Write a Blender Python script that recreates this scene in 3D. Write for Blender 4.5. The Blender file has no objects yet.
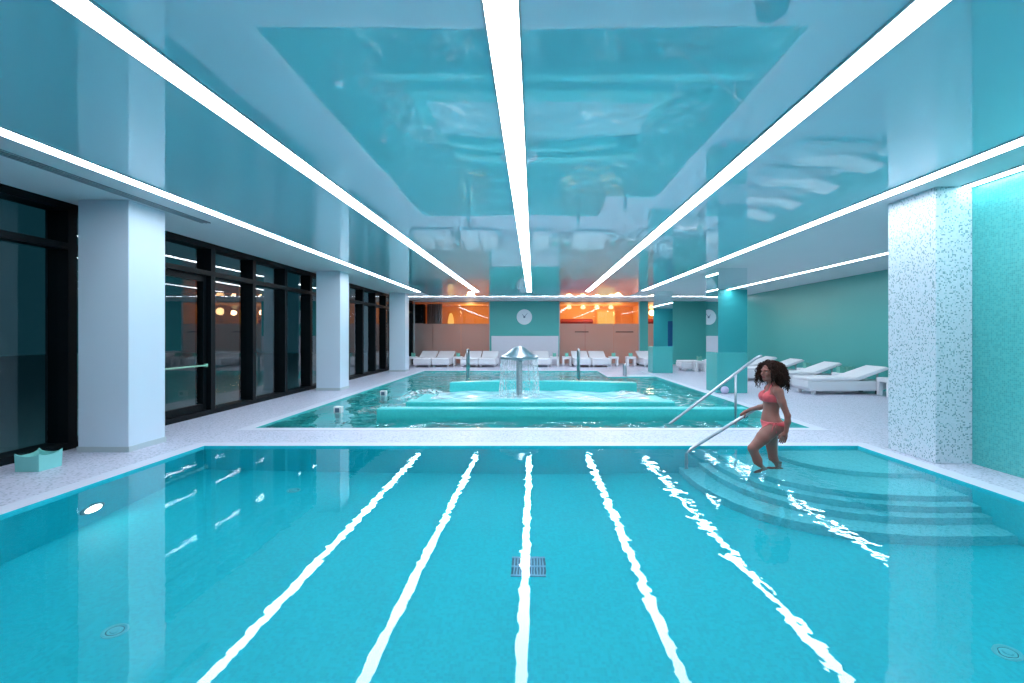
import bpy, bmesh, math, random
import numpy as np
from mathutils import Vector, Matrix

random.seed(7)
PI = math.pi
sc = bpy.context.scene
COL = sc.collection

# ------------------------------------------------------------------ helpers
def link(o, parent=None):
    COL.objects.link(o)
    if parent is not None:
        o.parent = parent
    return o

def tag(o, label=None, cat=None, group=None, kind=None):
    if label: o['label'] = label
    if cat: o['category'] = cat
    if group: o['group'] = group
    if kind: o['kind'] = kind
    return o

def empty(name, loc=(0, 0, 0), rz=0.0):
    o = bpy.data.objects.new(name, None)
    o.empty_display_size = 0.1
    o.location = loc
    o.rotation_euler = (0, 0, rz)
    COL.objects.link(o)
    return o

class MB:
    """collects shapes into one mesh"""
    def __init__(self):
        self.bm = bmesh.new()
        self.slot = 0
    def _mark(self, n0):
        self.bm.faces.ensure_lookup_table()
        for f in self.bm.faces[n0:]:
            f.material_index = self.slot
    def box(self, a, b, bevel=0.0, seg=2):
        n0 = len(self.bm.faces)
        x0, y0, z0 = a; x1, y1, z1 = b
        vs = [self.bm.verts.new(p) for p in ((x0,y0,z0),(x1,y0,z0),(x1,y1,z0),(x0,y1,z0),(x0,y0,z1),(x1,y0,z1),(x1,y1,z1),(x0,y1,z1))]
        fs = [self.bm.faces.new([vs[i] for i in q]) for q in ((0,3,2,1),(4,5,6,7),(0,1,5,4),(1,2,6,5),(2,3,7,6),(3,0,4,7))]
        if bevel > 0:
            es = list({e for f in fs for e in f.edges})
            bmesh.ops.bevel(self.bm, geom=es, offset=bevel, segments=seg, affect='EDGES', profile=0.5)
        self._mark(n0)
        return self
    def quad(self, *pts):
        n0 = len(self.bm.faces)
        self.bm.faces.new([self.bm.verts.new(p) for p in pts])
        self._mark(n0)
        return self
    def prism(self, prof, axis, a, b, bevel=0.0):
        """prof: list of 2-D points; axis 'y': (x,z) extruded along y; axis 'z': (x,y) along z"""
        n0 = len(self.bm.faces)
        def P(u, v, t):
            return {'y': (u, t, v), 'z': (u, v, t), 'x': (t, u, v)}[axis]
        A = [self.bm.verts.new(P(u, v, a)) for u, v in prof]
        B = [self.bm.verts.new(P(u, v, b)) for u, v in prof]
        n = len(prof)
        fs = [self.bm.faces.new(A), self.bm.faces.new(B[::-1])]
        for i in range(n):
            fs.append(self.bm.faces.new([A[i], B[i], B[(i+1) % n], A[(i+1) % n]]))
        bmesh.ops.recalc_face_normals(self.bm, faces=fs)
        if bevel > 0:
            es = list(set(fs[0].edges) | set(fs[1].edges))
            bmesh.ops.bevel(self.bm, geom=es, offset=bevel, segments=2, affect='EDGES', profile=0.5)
        self._mark(n0)
        return self
    def tube(self, pts, r, n=10, cap=True):
        n0 = len(self.bm.faces)
        pts = [Vector(p) for p in pts]
        rs = r if isinstance(r, (list, tuple)) else [r]*len(pts)
        up = Vector((0, 0, 1))
        rings = []
        prev = None
        for i, p in enumerate(pts):
            d = (pts[min(i+1, len(pts)-1)] - pts[max(i-1, 0)]).normalized()
            if prev is None:
                s = d.cross(up)
                if s.length < 1e-3: s = d.cross(Vector((1, 0, 0)))
            else:
                s = prev - d*prev.dot(d)
            s.normalize(); prev = s
            t = d.cross(s)
            rings.append([self.bm.verts.new(p + (s*math.cos(2*PI*k/n) + t*math.sin(2*PI*k/n))*rs[i]) for k in range(n)])
        for i in range(len(rings)-1):
            for k in range(n):
                self.bm.faces.new([rings[i][k], rings[i][(k+1) % n], rings[i+1][(k+1) % n], rings[i+1][k]])
        if cap:
            self.bm.faces.new(rings[0][::-1]); self.bm.faces.new(rings[-1])
        self._mark(n0)
        return self
    def lathe(self, prof, c=(0, 0, 0), n=32, axis='z'):
        n0 = len(self.bm.faces)
        rings = []
        for r, h in prof:
            ring = []
            for k in range(n):
                a = 2*PI*k/n
                u, v = r*math.cos(a), r*math.sin(a)
                p = {'z': (u, v, h), 'y': (u, h, v), 'x': (h, u, v)}[axis]
                ring.append(self.bm.verts.new((c[0]+p[0], c[1]+p[1], c[2]+p[2])))
            rings.append(ring)
        fs = []
        for i in range(len(rings)-1):
            for k in range(n):
                fs.append(self.bm.faces.new([rings[i][k], rings[i][(k+1) % n], rings[i+1][(k+1) % n], rings[i+1][k]]))
        fs.append(self.bm.faces.new(rings[0][::-1])); fs.append(self.bm.faces.new(rings[-1]))
        bmesh.ops.recalc_face_normals(self.bm, faces=fs)
        self._mark(n0)
        return self
    def build(self, name, mats, parent=None, smooth=False, loc=None):
        me = bpy.data.meshes.new(name)
        self.bm.to_mesh(me); self.bm.free()
        for m in (mats if isinstance(mats, (list, tuple)) else [mats]):
            me.materials.append(m)
        if smooth:
            for p in me.polygons: p.use_smooth = True
            if smooth != 'all':
                try: me.set_sharp_from_angle(angle=math.radians(40))
                except Exception: pass
        o = bpy.data.objects.new(name, me)
        if loc: o.location = loc
        return link(o, parent)

def copy_tree(o, parent=None):
    c = o.copy(); COL.objects.link(c); c.parent = parent
    for ch in list(o.children):
        copy_tree(ch, c)
    return c

def arc(c, r, a0, a1, n, plane='xz'):
    out = []
    for i in range(n+1):
        a = a0 + (a1-a0)*i/n
        u, v = r*math.cos(a), r*math.sin(a)
        out.append({'xz': (c[0]+u, c[1], c[2]+v), 'yz': (c[0], c[1]+u, c[2]+v), 'xy': (c[0]+u, c[1]+v, c[2])}[plane])
    return out

# ------------------------------------------------------------------ materials
def mat(name):
    m = bpy.data.materials.new(name); m.use_nodes = True
    nt = m.node_tree
    for n in list(nt.nodes): nt.nodes.remove(n)
    out = nt.nodes.new('ShaderNodeOutputMaterial')
    return m, nt, out

def N(nt, t, **kw):
    n = nt.nodes.new(t)
    for k, v in kw.items(): setattr(n, k, v)
    return n

def simple(name, col, rough=0.5, metal=0.0, spec=0.5, emit=None, estr=0.0, var=0.0, vscale=6.0, coat=0.0):
    m, nt, out = mat(name)
    b = N(nt, 'ShaderNodeBsdfPrincipled')
    b.inputs['Base Color'].default_value = (*col, 1)
    b.inputs['Roughness'].default_value = rough
    b.inputs['Metallic'].default_value = metal
    b.inputs['Specular IOR Level'].default_value = spec
    b.inputs['Coat Weight'].default_value = coat
    if emit:
        b.inputs['Emission Color'].default_value = (*emit, 1)
        b.inputs['Emission Strength'].default_value = estr
    if var > 0:
        g = N(nt, 'ShaderNodeNewGeometry')
        no = N(nt, 'ShaderNodeTexNoise'); no.inputs['Scale'].default_value = vscale; no.inputs['Detail'].default_value = 3
        nt.links.new(g.outputs['Position'], no.inputs['Vector'])
        mx = N(nt, 'ShaderNodeMix', data_type='RGBA')
        nt.links.new(no.outputs['Fac'], mx.inputs[0])
        mx.inputs[6].default_value = (*[c*(1-var) for c in col], 1)
        mx.inputs[7].default_value = (*[min(1, c*(1+var)) for c in col], 1)
        nt.links.new(mx.outputs[2], b.inputs['Base Color'])
    nt.links.new(b.outputs[0], out.inputs[0])
    return m

def emission(name, col, s):
    m, nt, out = mat(name)
    e = N(nt, 'ShaderNodeEmission')
    e.inputs[0].default_value = (*col, 1); e.inputs[1].default_value = s
    nt.links.new(e.outputs[0], out.inputs[0])
    return m

def mosaic(name, base, alt, prob, tile, grout, gw=0.06, var=0.12, rough=0.35, spec=0.5, second=None, prob2=0.0):
    """small square tiles laid on any axis-aligned face; a share of the tiles take the second colour"""
    m, nt, out = mat(name)
    g = N(nt, 'ShaderNodeNewGeometry')
    s = N(nt, 'ShaderNodeVectorMath', operation='MULTIPLY_ADD')
    s.inputs[1].default_value = (1/tile,)*3; s.inputs[2].default_value = (0.371, 0.377, 0.383)
    nt.links.new(g.outputs['Position'], s.inputs[0])
    fl = N(nt, 'ShaderNodeVectorMath', operation='FLOOR'); nt.links.new(s.outputs[0], fl.inputs[0])
    fr = N(nt, 'ShaderNodeVectorMath', operation='FRACTION'); nt.links.new(s.outputs[0], fr.inputs[0])
    wn = N(nt, 'ShaderNodeTexWhiteNoise', noise_dimensions='3D'); nt.links.new(fl.outputs[0], wn.inputs['Vector'])
    off = N(nt, 'ShaderNodeVectorMath', operation='ADD'); off.inputs[1].default_value = (17.3, 5.1, 9.7)
    nt.links.new(fl.outputs[0], off.inputs[0])
    wn2 = N(nt, 'ShaderNodeTexWhiteNoise', noise_dimensions='3D'); nt.links.new(off.outputs[0], wn2.inputs['Vector'])
    # colour per tile
    lt = N(nt, 'ShaderNodeMath', operation='LESS_THAN'); lt.inputs[1].default_value = prob
    nt.links.new(wn.outputs['Value'], lt.inputs[0])
    mv = N(nt, 'ShaderNodeMix', data_type='RGBA')
    nt.links.new(wn2.outputs['Value'], mv.inputs[0])
    mv.inputs[6].default_value = (*[c*(1-var) for c in base], 1)
    mv.inputs[7].default_value = (*[min(1, c*(1+var)) for c in base], 1)
    ma = N(nt, 'ShaderNodeMix', data_type='RGBA')
    nt.links.new(lt.outputs[0], ma.inputs[0]); nt.links.new(mv.outputs[2], ma.inputs[6])
    ma.inputs[7].default_value = (*alt, 1)
    last = ma.outputs[2]
    if second:
        gt = N(nt, 'ShaderNodeMath', operation='GREATER_THAN'); gt.inputs[1].default_value = 1-prob2
        nt.links.new(wn.outputs['Value'], gt.inputs[0])
        mb = N(nt, 'ShaderNodeMix', data_type='RGBA')
        nt.links.new(gt.outputs[0], mb.inputs[0]); nt.links.new(last, mb.inputs[6]); mb.inputs[7].default_value = (*second, 1)
        last = mb.outputs[2]
    # grout
    sp = N(nt, 'ShaderNodeSeparateXYZ'); nt.links.new(fr.outputs[0], sp.inputs[0])
    sn = N(nt, 'ShaderNodeSeparateXYZ'); nt.links.new(g.outputs['True Normal'], sn.inputs[0])
    acc = None
    for i in range(3):
        a = N(nt, 'ShaderNodeMath', operation='LESS_THAN'); a.inputs[1].default_value = gw
        nt.links.new(sp.outputs[i], a.inputs[0])
        ab = N(nt, 'ShaderNodeMath', operation='ABSOLUTE'); nt.links.new(sn.outputs[i], ab.inputs[0])
        nl = N(nt, 'ShaderNodeMath', operation='LESS_THAN'); nl.inputs[1].default_value = 0.6; nt.links.new(ab.outputs[0], nl.inputs[0])
        mu = N(nt, 'ShaderNodeMath', operation='MULTIPLY'); nt.links.new(a.outputs[0], mu.inputs[0]); nt.links.new(nl.outputs[0], mu.inputs[1])
        if acc is None: acc = mu.outputs[0]
        else:
            mxm = N(nt, 'ShaderNodeMath', operation='MAXIMUM'); nt.links.new(acc, mxm.inputs[0]); nt.links.new(mu.outputs[0], mxm.inputs[1]); acc = mxm.outputs[0]
    mg = N(nt, 'ShaderNodeMix', data_type='RGBA')
    nt.links.new(acc, mg.inputs[0]); nt.links.new(last, mg.inputs[6]); mg.inputs[7].default_value = (*grout, 1)
    b = N(nt, 'ShaderNodeBsdfPrincipled')
    b.inputs['Roughness'].default_value = rough; b.inputs['Specular IOR Level'].default_value = spec
    nt.links.new(mg.outputs[2], b.inputs['Base Color'])
    nt.links.new(b.outputs[0], out.inputs[0])
    return m

def gloss_film(name, col, ior, rough, bump_scale=0.0, bump=0.0, tint=(1, 1, 1)):
    """diffuse body under a clear mirror-like film"""
    m, nt, out = mat(name)
    d = N(nt, 'ShaderNodeBsdfDiffuse'); d.inputs[0].default_value = (*col, 1)
    gl = N(nt, 'ShaderNodeBsdfGlossy'); gl.inputs[0].default_value = (*tint, 1); gl.inputs['Roughness'].default_value = rough
    f = N(nt, 'ShaderNodeFresnel'); f.inputs[0].default_value = ior
    mx = N(nt, 'ShaderNodeMixShader')
    nt.links.new(f.outputs[0], mx.inputs[0]); nt.links.new(d.outputs[0], mx.inputs[1]); nt.links.new(gl.outputs[0], mx.inputs[2])
    if bump > 0:
        g = N(nt, 'ShaderNodeNewGeometry')
        no = N(nt, 'ShaderNodeTexNoise'); no.inputs['Scale'].default_value = bump_scale; no.inputs['Detail'].default_value = 1.0
        nt.links.new(g.outputs['Position'], no.inputs['Vector'])
        bu = N(nt, 'ShaderNodeBump'); bu.inputs['Strength'].default_value = 1.0; bu.inputs['Distance'].default_value = bump
        nt.links.new(no.outputs['Fac'], bu.inputs['Height'])
        nt.links.new(bu.outputs[0], gl.inputs['Normal'])
    nt.links.new(mx.outputs[0], out.inputs[0])
    return m

def clear_glass(name, ior=1.5, tint=(1, 1, 1), rtint=(1, 1, 1)):
    m, nt, out = mat(name)
    t = N(nt, 'ShaderNodeBsdfTransparent'); t.inputs[0].default_value = (*tint, 1)
    gl = N(nt, 'ShaderNodeBsdfGlossy'); gl.inputs[0].default_value = (*rtint, 1); gl.inputs['Roughness'].default_value = 0.0
    f = N(nt, 'ShaderNodeFresnel'); f.inputs[0].default_value = ior
    mx = N(nt, 'ShaderNodeMixShader')
    # reflect at the face the ray enters only; the far face of the thin pane lets it out
    g = N(nt, 'ShaderNodeNewGeometry')
    inv = N(nt, 'ShaderNodeMath', operation='SUBTRACT'); inv.inputs[0].default_value = 1.0; nt.links.new(g.outputs['Backfacing'], inv.inputs[1])
    mu = N(nt, 'ShaderNodeMath', operation='MULTIPLY'); nt.links.new(f.outputs[0], mu.inputs[0]); nt.links.new(inv.outputs[0], mu.inputs[1])
    nt.links.new(mu.outputs[0], mx.inputs[0]); nt.links.new(t.outputs[0], mx.inputs[1]); nt.links.new(gl.outputs[0], mx.inputs[2])
    nt.links.new(mx.outputs[0], out.inputs[0])
    return m

def water_mat(name, tint, waves, stir=None):
    m, nt, out = mat(name)
    b = N(nt, 'ShaderNodeBsdfGlass'); b.inputs[0].default_value = (*tint, 1)
    b.inputs['Roughness'].default_value = 0.0; b.inputs['IOR'].default_value = 1.333
    g = N(nt, 'ShaderNodeNewGeometry')
    prev = None
    for scale, dist in waves:
        mp = N(nt, 'ShaderNodeMapping'); mp.inputs['Scale'].default_value = (1.0, 0.75, 1.0)
        nt.links.new(g.outputs['Position'], mp.inputs[0])
        no = N(nt, 'ShaderNodeTexNoise'); no.inputs['Scale'].default_value = scale; no.inputs['Detail'].default_value = 1.5
        nt.links.new(mp.outputs[0], no.inputs['Vector'])
        bu = N(nt, 'ShaderNodeBump'); bu.inputs['Strength'].default_value = 1.0; bu.inputs['Distance'].default_value = dist
        if stir:
            # somebody wading at this spot stirs the surface around her
            ds = N(nt, 'ShaderNodeVectorMath', operation='DISTANCE'); ds.inputs[1].default_value = stir
            nt.links.new(g.outputs['Position'], ds.inputs[0])
            mr = N(nt, 'ShaderNodeMapRange'); mr.inputs[1].default_value = 0.5; mr.inputs[2].default_value = 5.0; mr.inputs[3].default_value = 2.4; mr.inputs[4].default_value = 0.45
            nt.links.new(ds.outputs['Value'], mr.inputs[0])
            mu = N(nt, 'ShaderNodeMath', operation='MULTIPLY'); nt.links.new(no.outputs['Fac'], mu.inputs[0]); nt.links.new(mr.outputs[0], mu.inputs[1])
            nt.links.new(mu.outputs[0], bu.inputs['Height'])
        else:
            nt.links.new(no.outputs['Fac'], bu.inputs['Height'])
        if prev: nt.links.new(prev.outputs[0], bu.inputs['Normal'])
        prev = bu
    nt.links.new(prev.outputs[0], b.inputs['Normal'])
    nt.links.new(b.outputs[0], out.inputs[0])
    return m

def frosted(name, col):
    m, nt, out = mat(name)
    d = N(nt, 'ShaderNodeBsdfDiffuse'); d.inputs[0].default_value = (*col, 1)
    t = N(nt, 'ShaderNodeBsdfTranslucent'); t.inputs[0].default_value = (*col, 1)
    tr = N(nt, 'ShaderNodeBsdfTransparent')
    gl = N(nt, 'ShaderNodeBsdfGlossy'); gl.inputs['Roughness'].default_value = 0.15
    a = N(nt, 'ShaderNodeMixShader'); a.inputs[0].default_value = 0.55
    nt.links.new(d.outputs[0], a.inputs[1]); nt.links.new(t.outputs[0], a.inputs[2])
    c = N(nt, 'ShaderNodeMixShader'); c.inputs[0].default_value = 0.22
    nt.links.new(a.outputs[0], c.inputs[1]); nt.links.new(tr.outputs[0], c.inputs[2])
    e = N(nt, 'ShaderNodeMixShader'); e.inputs[0].default_value = 0.06
    nt.links.new(c.outputs[0], e.inputs[1]); nt.links.new(gl.outputs[0], e.inputs[2])
    nt.links.new(e.outputs[0], out.inputs[0])
    return m

def foam_mat(name, col, lo, hi, scale):
    """broken white water: patches of white between clear gaps"""
    m, nt, out = mat(name)
    d = N(nt, 'ShaderNodeBsdfDiffuse'); d.inputs[0].default_value = (*col, 1)
    t = N(nt, 'ShaderNodeBsdfTransparent')
    g = N(nt, 'ShaderNodeNewGeometry')
    no = N(nt, 'ShaderNodeTexNoise'); no.inputs['Scale'].default_value = scale; no.inputs['Detail'].default_value = 5
    nt.links.new(g.outputs['Position'], no.inputs['Vector'])
    mr = N(nt, 'ShaderNodeMapRange'); mr.inputs[1].default_value = lo; mr.inputs[2].default_value = hi
    nt.links.new(no.outputs['Fac'], mr.inputs[0])
    mx = N(nt, 'ShaderNodeMixShader')
    nt.links.new(mr.outputs[0], mx.inputs[0]); nt.links.new(t.outputs[0], mx.inputs[1]); nt.links.new(d.outputs[0], mx.inputs[2])
    nt.links.new(mx.outputs[0], out.inputs[0])
    return m

M = {}
LIGHT = (0.83, 0.92, 1.0)
M['strip'] = emission('strip_diffuser', LIGHT, 11.0)
M['cove'] = emission('cove_diffuser', (0.62, 0.93, 1.0), 8.0)
M['strip_back'] = emission('back_strip_diffuser', LIGHT, 34.0)
M['deck'] = mosaic('deck_mosaic', (0.54, 0.54, 0.66), (0.30, 0.33, 0.42), 0.14, 0.020, (0.50, 0.50, 0.62), 0.05, 0.10, 0.4)
M['coping'] = simple('coping_stone', (0.62, 0.63, 0.74), 0.4, var=0.04)
M['pool'] = mosaic('pool_mosaic', (0.008, 0.60, 0.70), (0.008, 0.55, 0.66), 0.25, 0.025, (0.015, 0.63, 0.71), 0.07, 0.05, 0.5)
M['pool_step'] = mosaic('step_mosaic', (0.16, 0.70, 0.78), (0.10, 0.62, 0.70), 0.22, 0.025, (0.14, 0.68, 0.74), 0.07, 0.06, 0.5)
M['spa'] = mosaic('spa_mosaic', (0.06, 0.58, 0.58), (0.05, 0.54, 0.55), 0.3, 0.025, (0.09, 0.60, 0.60), 0.07, 0.05, 0.3)
M['mosaic_wall'] = mosaic('wall_mosaic', (0.065, 0.44, 0.44), (0.10, 0.50, 0.48), 0.3, 0.022, (0.14, 0.54, 0.52), 0.12, 0.12, 0.3)
M['speckle'] = mosaic('column_mosaic', (0.64, 0.70, 0.78), (0.20, 0.34, 0.38), 0.13, 0.0155, (0.60, 0.68, 0.76), 0.05, 0.06, 0.35, second=(0.38, 0.54, 0.60), prob2=0.08)
M['teal'] = simple('teal_paint', (0.075, 0.41, 0.39), 0.35, var=0.03, vscale=0.8)
M['teal_lit'] = simple('lit_teal_paint', (0.055, 0.46, 0.50), 0.35, var=0.03, vscale=0.8)  # teal lightened: strip light falling on the cross wall is put into the colour
M['teal_dado'] = simple('teal_panel', (0.07, 0.42, 0.42), 0.25, var=0.03, vscale=1.5)
M['white_wall'] = simple('white_panel', (0.66, 0.64, 0.72), 0.5, var=0.03)
M['column_white'] = simple('column_paint', (0.62, 0.71, 0.82), 0.45, var=0.02, vscale=1.0)
M['soffit'] = simple('soffit_paint', (0.66, 0.72, 0.76), 0.6, var=0.02, vscale=1.0)
M['stretch'] = gloss_film('stretch_ceiling', (0.44, 0.80, 0.90), 1.86, 0.02, 0.5, 0.006)
M['mirror'] = simple('mirror_glass', (0.78, 0.88, 0.88), 0.01, metal=1.0)
M['frame'] = simple('black_aluminium', (0.0025, 0.005, 0.007), 0.5, var=0.1, spec=0.12)
M['pane'] = clear_glass('window_glass', 1.75, (0.90, 0.97, 0.97))
M['glass_partition'] = clear_glass('partition_glass', 1.6, (0.95, 0.95, 0.95))
M['frosted'] = frosted('frosted_glass', (0.62, 0.52, 0.50))
M['water'] = water_mat('pool_water', (0.86, 0.985, 1.0), ((1.3, 0.0009), (9.0, 0.0010)), (2.9, 5.9, -0.02))
M['water_spa'] = water_mat('spa_water', (0.86, 0.985, 1.0), ((2.0, 0.06), (7.0, 0.012)))
M['foam'] = foam_mat('foam', (0.72, 0.84, 0.84), 0.50, 0.75, 7.0)
M['foam_dense'] = foam_mat('foam_dense', (0.66, 0.80, 0.84), 0.40, 0.78, 7.0)
M['stream'] = foam_mat('falling_water', (0.85, 0.92, 0.95), 0.40, 0.75, 14.0)
M['steel'] = simple('brushed_steel', (0.46, 0.48, 0.53), 0.33, metal=1.0, var=0.05)
M['lounger'] = simple('lounger_shell', (0.78, 0.77, 0.82), 0.4, var=0.02)
M['cushion'] = simple('lounger_cushion', (0.80, 0.78, 0.83), 0.8, var=0.03, vscale=12)
M['shadow_black'] = simple('shaded_foot', (0.02, 0.02, 0.025), 0.6)  # shade beneath the loungers, painted into the colour of the head-end legs
M['table'] = simple('table_white', (0.80, 0.79, 0.84), 0.4, var=0.02)
M['aqua'] = simple('aqua_box', (0.22, 0.60, 0.58), 0.55, var=0.05)
M['aqua_green'] = simple('green_lantern', (0.16, 0.50, 0.42), 0.4, var=0.05)
M['candle'] = simple('candle_wax', (0.85, 0.85, 0.80), 0.5)
M['grille'] = simple('vent_dark', (0.03, 0.05, 0.06), 0.6)
M['vent'] = simple('vent_white', (0.45, 0.52, 0.56), 0.5)
M['white'] = simple('white_plastic', (0.8, 0.82, 0.85), 0.35)
M['ball'] = simple('lavender_ball', (0.55, 0.52, 0.75), 0.35)
M['inlet'] = simple('inlet_ring', (0.14, 0.62, 0.70), 0.4)
M['inlet_dark'] = simple('inlet_slot', (0.02, 0.16, 0.22), 0.5)
M['clock_face'] = simple('clock_face', (0.62, 0.72, 0.80), 0.4)
M['clock_rim'] = simple('clock_rim', (0.72, 0.80, 0.86), 0.3)
M['clock_ink'] = simple('clock_ink', (0.10, 0.17, 0.26), 0.4)
M['orange'] = simple('orange_wall', (0.80, 0.40, 0.14), 0.6, var=0.08, vscale=1.5)
M['orange_floor'] = simple('warm_floor', (0.45, 0.20, 0.10), 0.4)
M['red'] = simple('red_sofa', (0.28, 0.03, 0.04), 0.6)
M['warm_panel'] = emission('warm_panel', (1.0, 0.52, 0.13), 0.6)
M['lamp_glow'] = emission('lamp_glow', (1.0, 0.66, 0.30), 1.4)
M['grey_curtain'] = simple('taupe_curtain', (0.22, 0.20, 0.20), 0.8, var=0.1)
M['pool_lamp'] = emission('pool_lamp', (1.0, 0.96, 0.86), 14.0)
M['blue_door'] = simple('blue_door', (0.02, 0.12, 0.30), 0.4)
M['terrace'] = simple('night_terrace', (0.06, 0.16, 0.18), 0.7, var=0.2)

# ------------------------------------------------------------------ constants (metres; y is depth from the camera)
CEIL = 3.23
XL, XR = -4.42, 4.42          # swimming pool sides
YN, YF = 1.2, 6.76            # swimming pool ends
POOLD = 1.25
WATER = -0.02
SX0, SX1, SY0, SY1 = -4.45, 4.50, 8.06, 20.8    # leisure pool
WALLX, RIGHTX, BACKY = -6.05, 9.4, 25.6
FRONTY = -4.0

def struct(o, label, cat, kind='structure'):
    return tag(o, label, cat, None, kind)

# ------------------------------------------------------------------ floor
m = MB()
T = 0.15
def slab(x0, y0, x1, y1): m.box((x0, y0, -T), (x1, y1, 0.0))
slab(WALLX-0.35, FRONTY, RIGHTX, YN)
slab(WALLX-0.35, YN, XL, YF); slab(XR, YN, RIGHTX, YF)
slab(WALLX-0.35, YF, RIGHTX, SY0)
slab(WALLX-0.35, SY0, SX0, SY1); slab(SX1, SY0, RIGHTX, SY1)
slab(2.75, 17.9, SX1, SY1)
slab(WALLX-0.35, SY1, RIGHTX, BACKY+0.3)
struct(m.build('floor', M['deck']), 'pale speckled mosaic pool deck around both pools', 'floor')

# swimming pool basin
m = MB()
zb = -POOLD
m.quad((XL, YN, zb), (XR, YN, zb), (XR, YF, zb), (XL, YF, zb))
e_ = 0.004
m.quad((XL+e_, YN, zb), (XL+e_, YF, zb), (XL+e_, YF, 0.003), (XL+e_, YN, 0.003))
m.quad((XR-e_, YF, zb), (XR-e_, YN, zb), (XR-e_, YN, 0.003), (XR-e_, YF, 0.003))
m.quad((XL, YF-e_, zb), (XR, YF-e_, zb), (XR, YF-e_, 0.003), (XL, YF-e_, 0.003))
m.quad((XR, YN+e_, zb), (XL, YN+e_, zb), (XL, YN+e_, 0.003), (XR, YN+e_, 0.003))
o = m.build('pool_floor', M['pool']); struct(o, 'turquoise mosaic basin of the near swimming pool', 'pool basin')

# corner steps of the swimming pool (fan of treads in the far right corner)
def fan(frac, z):
    a, b, n = 2.42*frac, 2.22*frac, 2.6
    pts = [(XR-0.002, YF-0.002)]
    for i in range(33):
        t = PI/2*i/32
        cx, cy = math.cos(t)**(2/n) if i < 32 else 0.0, math.sin(t)**(2/n) if i > 0 else 0.0
        pts.append((XR-0.002-a*cx, YF-0.002-b*cy))
    return pts
steps = empty('trim_1', (0, 0, 0)); struct(steps, 'curved underwater entry steps in far right corner of the near pool', 'pool steps')
for fr, z in ((1.0, -1.02), (0.89, -0.82), (0.775, -0.42), (0.50, -0.21)):
    mm = MB(); mm.prism(fan(fr, z), 'z', -POOLD+0.001, z)
    mm.build('step', M['pool_step'], steps)
mm = MB(); mm.prism(fan(0.835, -0.62), 'z', -POOLD+0.001, -0.62); mm.build('step', M['pool_step'], steps)

# coping round the swimming pool
m = MB(); w = 0.20; e = 0.004
m.box((XL-w, YN-w, 0.0005), (XL+0.0, YF+w, e)); m.box((XR, YN-w, 0.0005), (XR+w, YF+w, e))
m.box((XL, YF, 0.0005), (XR, YF+w, e)); m.box((XL, YN-w, 0.0005), (XR, YN, e))
struct(m.build('trim_2', M['coping']), 'white stone coping around the near swimming pool', 'pool edge')
m = MB()
m.box((SX0-w, SY0-w, 0.0005), (SX0, SY1+w, e)); m.box((SX1, SY0-w, 0.0005), (SX1+w, SY1+w, e))
m.box((SX0, SY0-w, 0.0005), (SX1, SY0, e)); m.box((SX0, SY1, 0.0005), (2.75, SY1+w, e))
struct(m.build('trim_3', M['coping']), 'white stone coping around the far leisure pool', 'pool edge')

# water surface of the swimming pool
m = MB(); m.quad((XL, YN, WATER), (XR, YN, WATER), (XR, YF, WATER), (XL, YF, WATER))
tag(m.build('pool_water', M['water']), 'clear turquoise water filling the near swimming pool', 'water', None, 'stuff')

# ------------------------------------------------------------------ leisure pool
m = MB(); zb = -1.15
m.quad((SX0, SY0, zb), (SX1, SY0, zb), (SX1, SY1, zb), (SX0, SY1, zb))
m.quad((SX0+e_, SY0, zb), (SX0+e_, SY1, zb), (SX0+e_, SY1, 0.003), (SX0+e_, SY0, 0.003))
m.quad((SX1-e_, SY1, zb), (SX1-e_, SY0, zb), (SX1-e_, SY0, 0.003), (SX1-e_, SY1, 0.003))
m.quad((SX0, SY1-e_, zb), (SX1, SY1-e_, zb), (SX1, SY1-e_, 0.003), (SX0, SY1-e_, 0.003))
m.quad((SX1, SY0+e_, zb), (SX0, SY0+e_, zb), (SX0, SY0+e_, 0.003), (SX1, SY0+e_, 0.003))
m.quad((2.75, 17.9-e_, zb), (SX1, 17.9-e_, zb), (SX1, 17.9-e_, -0.001), (2.75, 17.9-e_, -0.001))
m.quad((2.75-e_, SY1, zb), (2.75-e_, 17.9, zb), (2.75-e_, 17.9, -0.001), (2.75-e_, SY1, -0.001))
# submerged ledges on the far side
for k, z in ((0, -0.16), (1, -0.42), (2, -0.70)):
    m.box((SX0, SY1-0.55*(k+1), zb), (2.75, SY1-0.55*k, z))
# submerged entry steps in the near right corner
for k, z in ((0, -0.14), (1, -0.40), (2, -0.70)):
    m.box((SX1-0.75-0.35*k, SY0, zb), (SX1-(0.75+0.35*(k-1) if k else 0), 9.25, z))
struct(m.build('pool_ground', M['spa']), 'teal mosaic basin of the far leisure pool', 'pool basin')

m = MB(); m.quad((SX0, SY0, WATER), (SX1, SY0, WATER), (SX1, SY1, WATER), (SX0, SY1, WATER))
tag(m.build('pool_water', M['water_spa']), 'rippled teal water of the far leisure pool', 'water', None, 'stuff')

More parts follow.
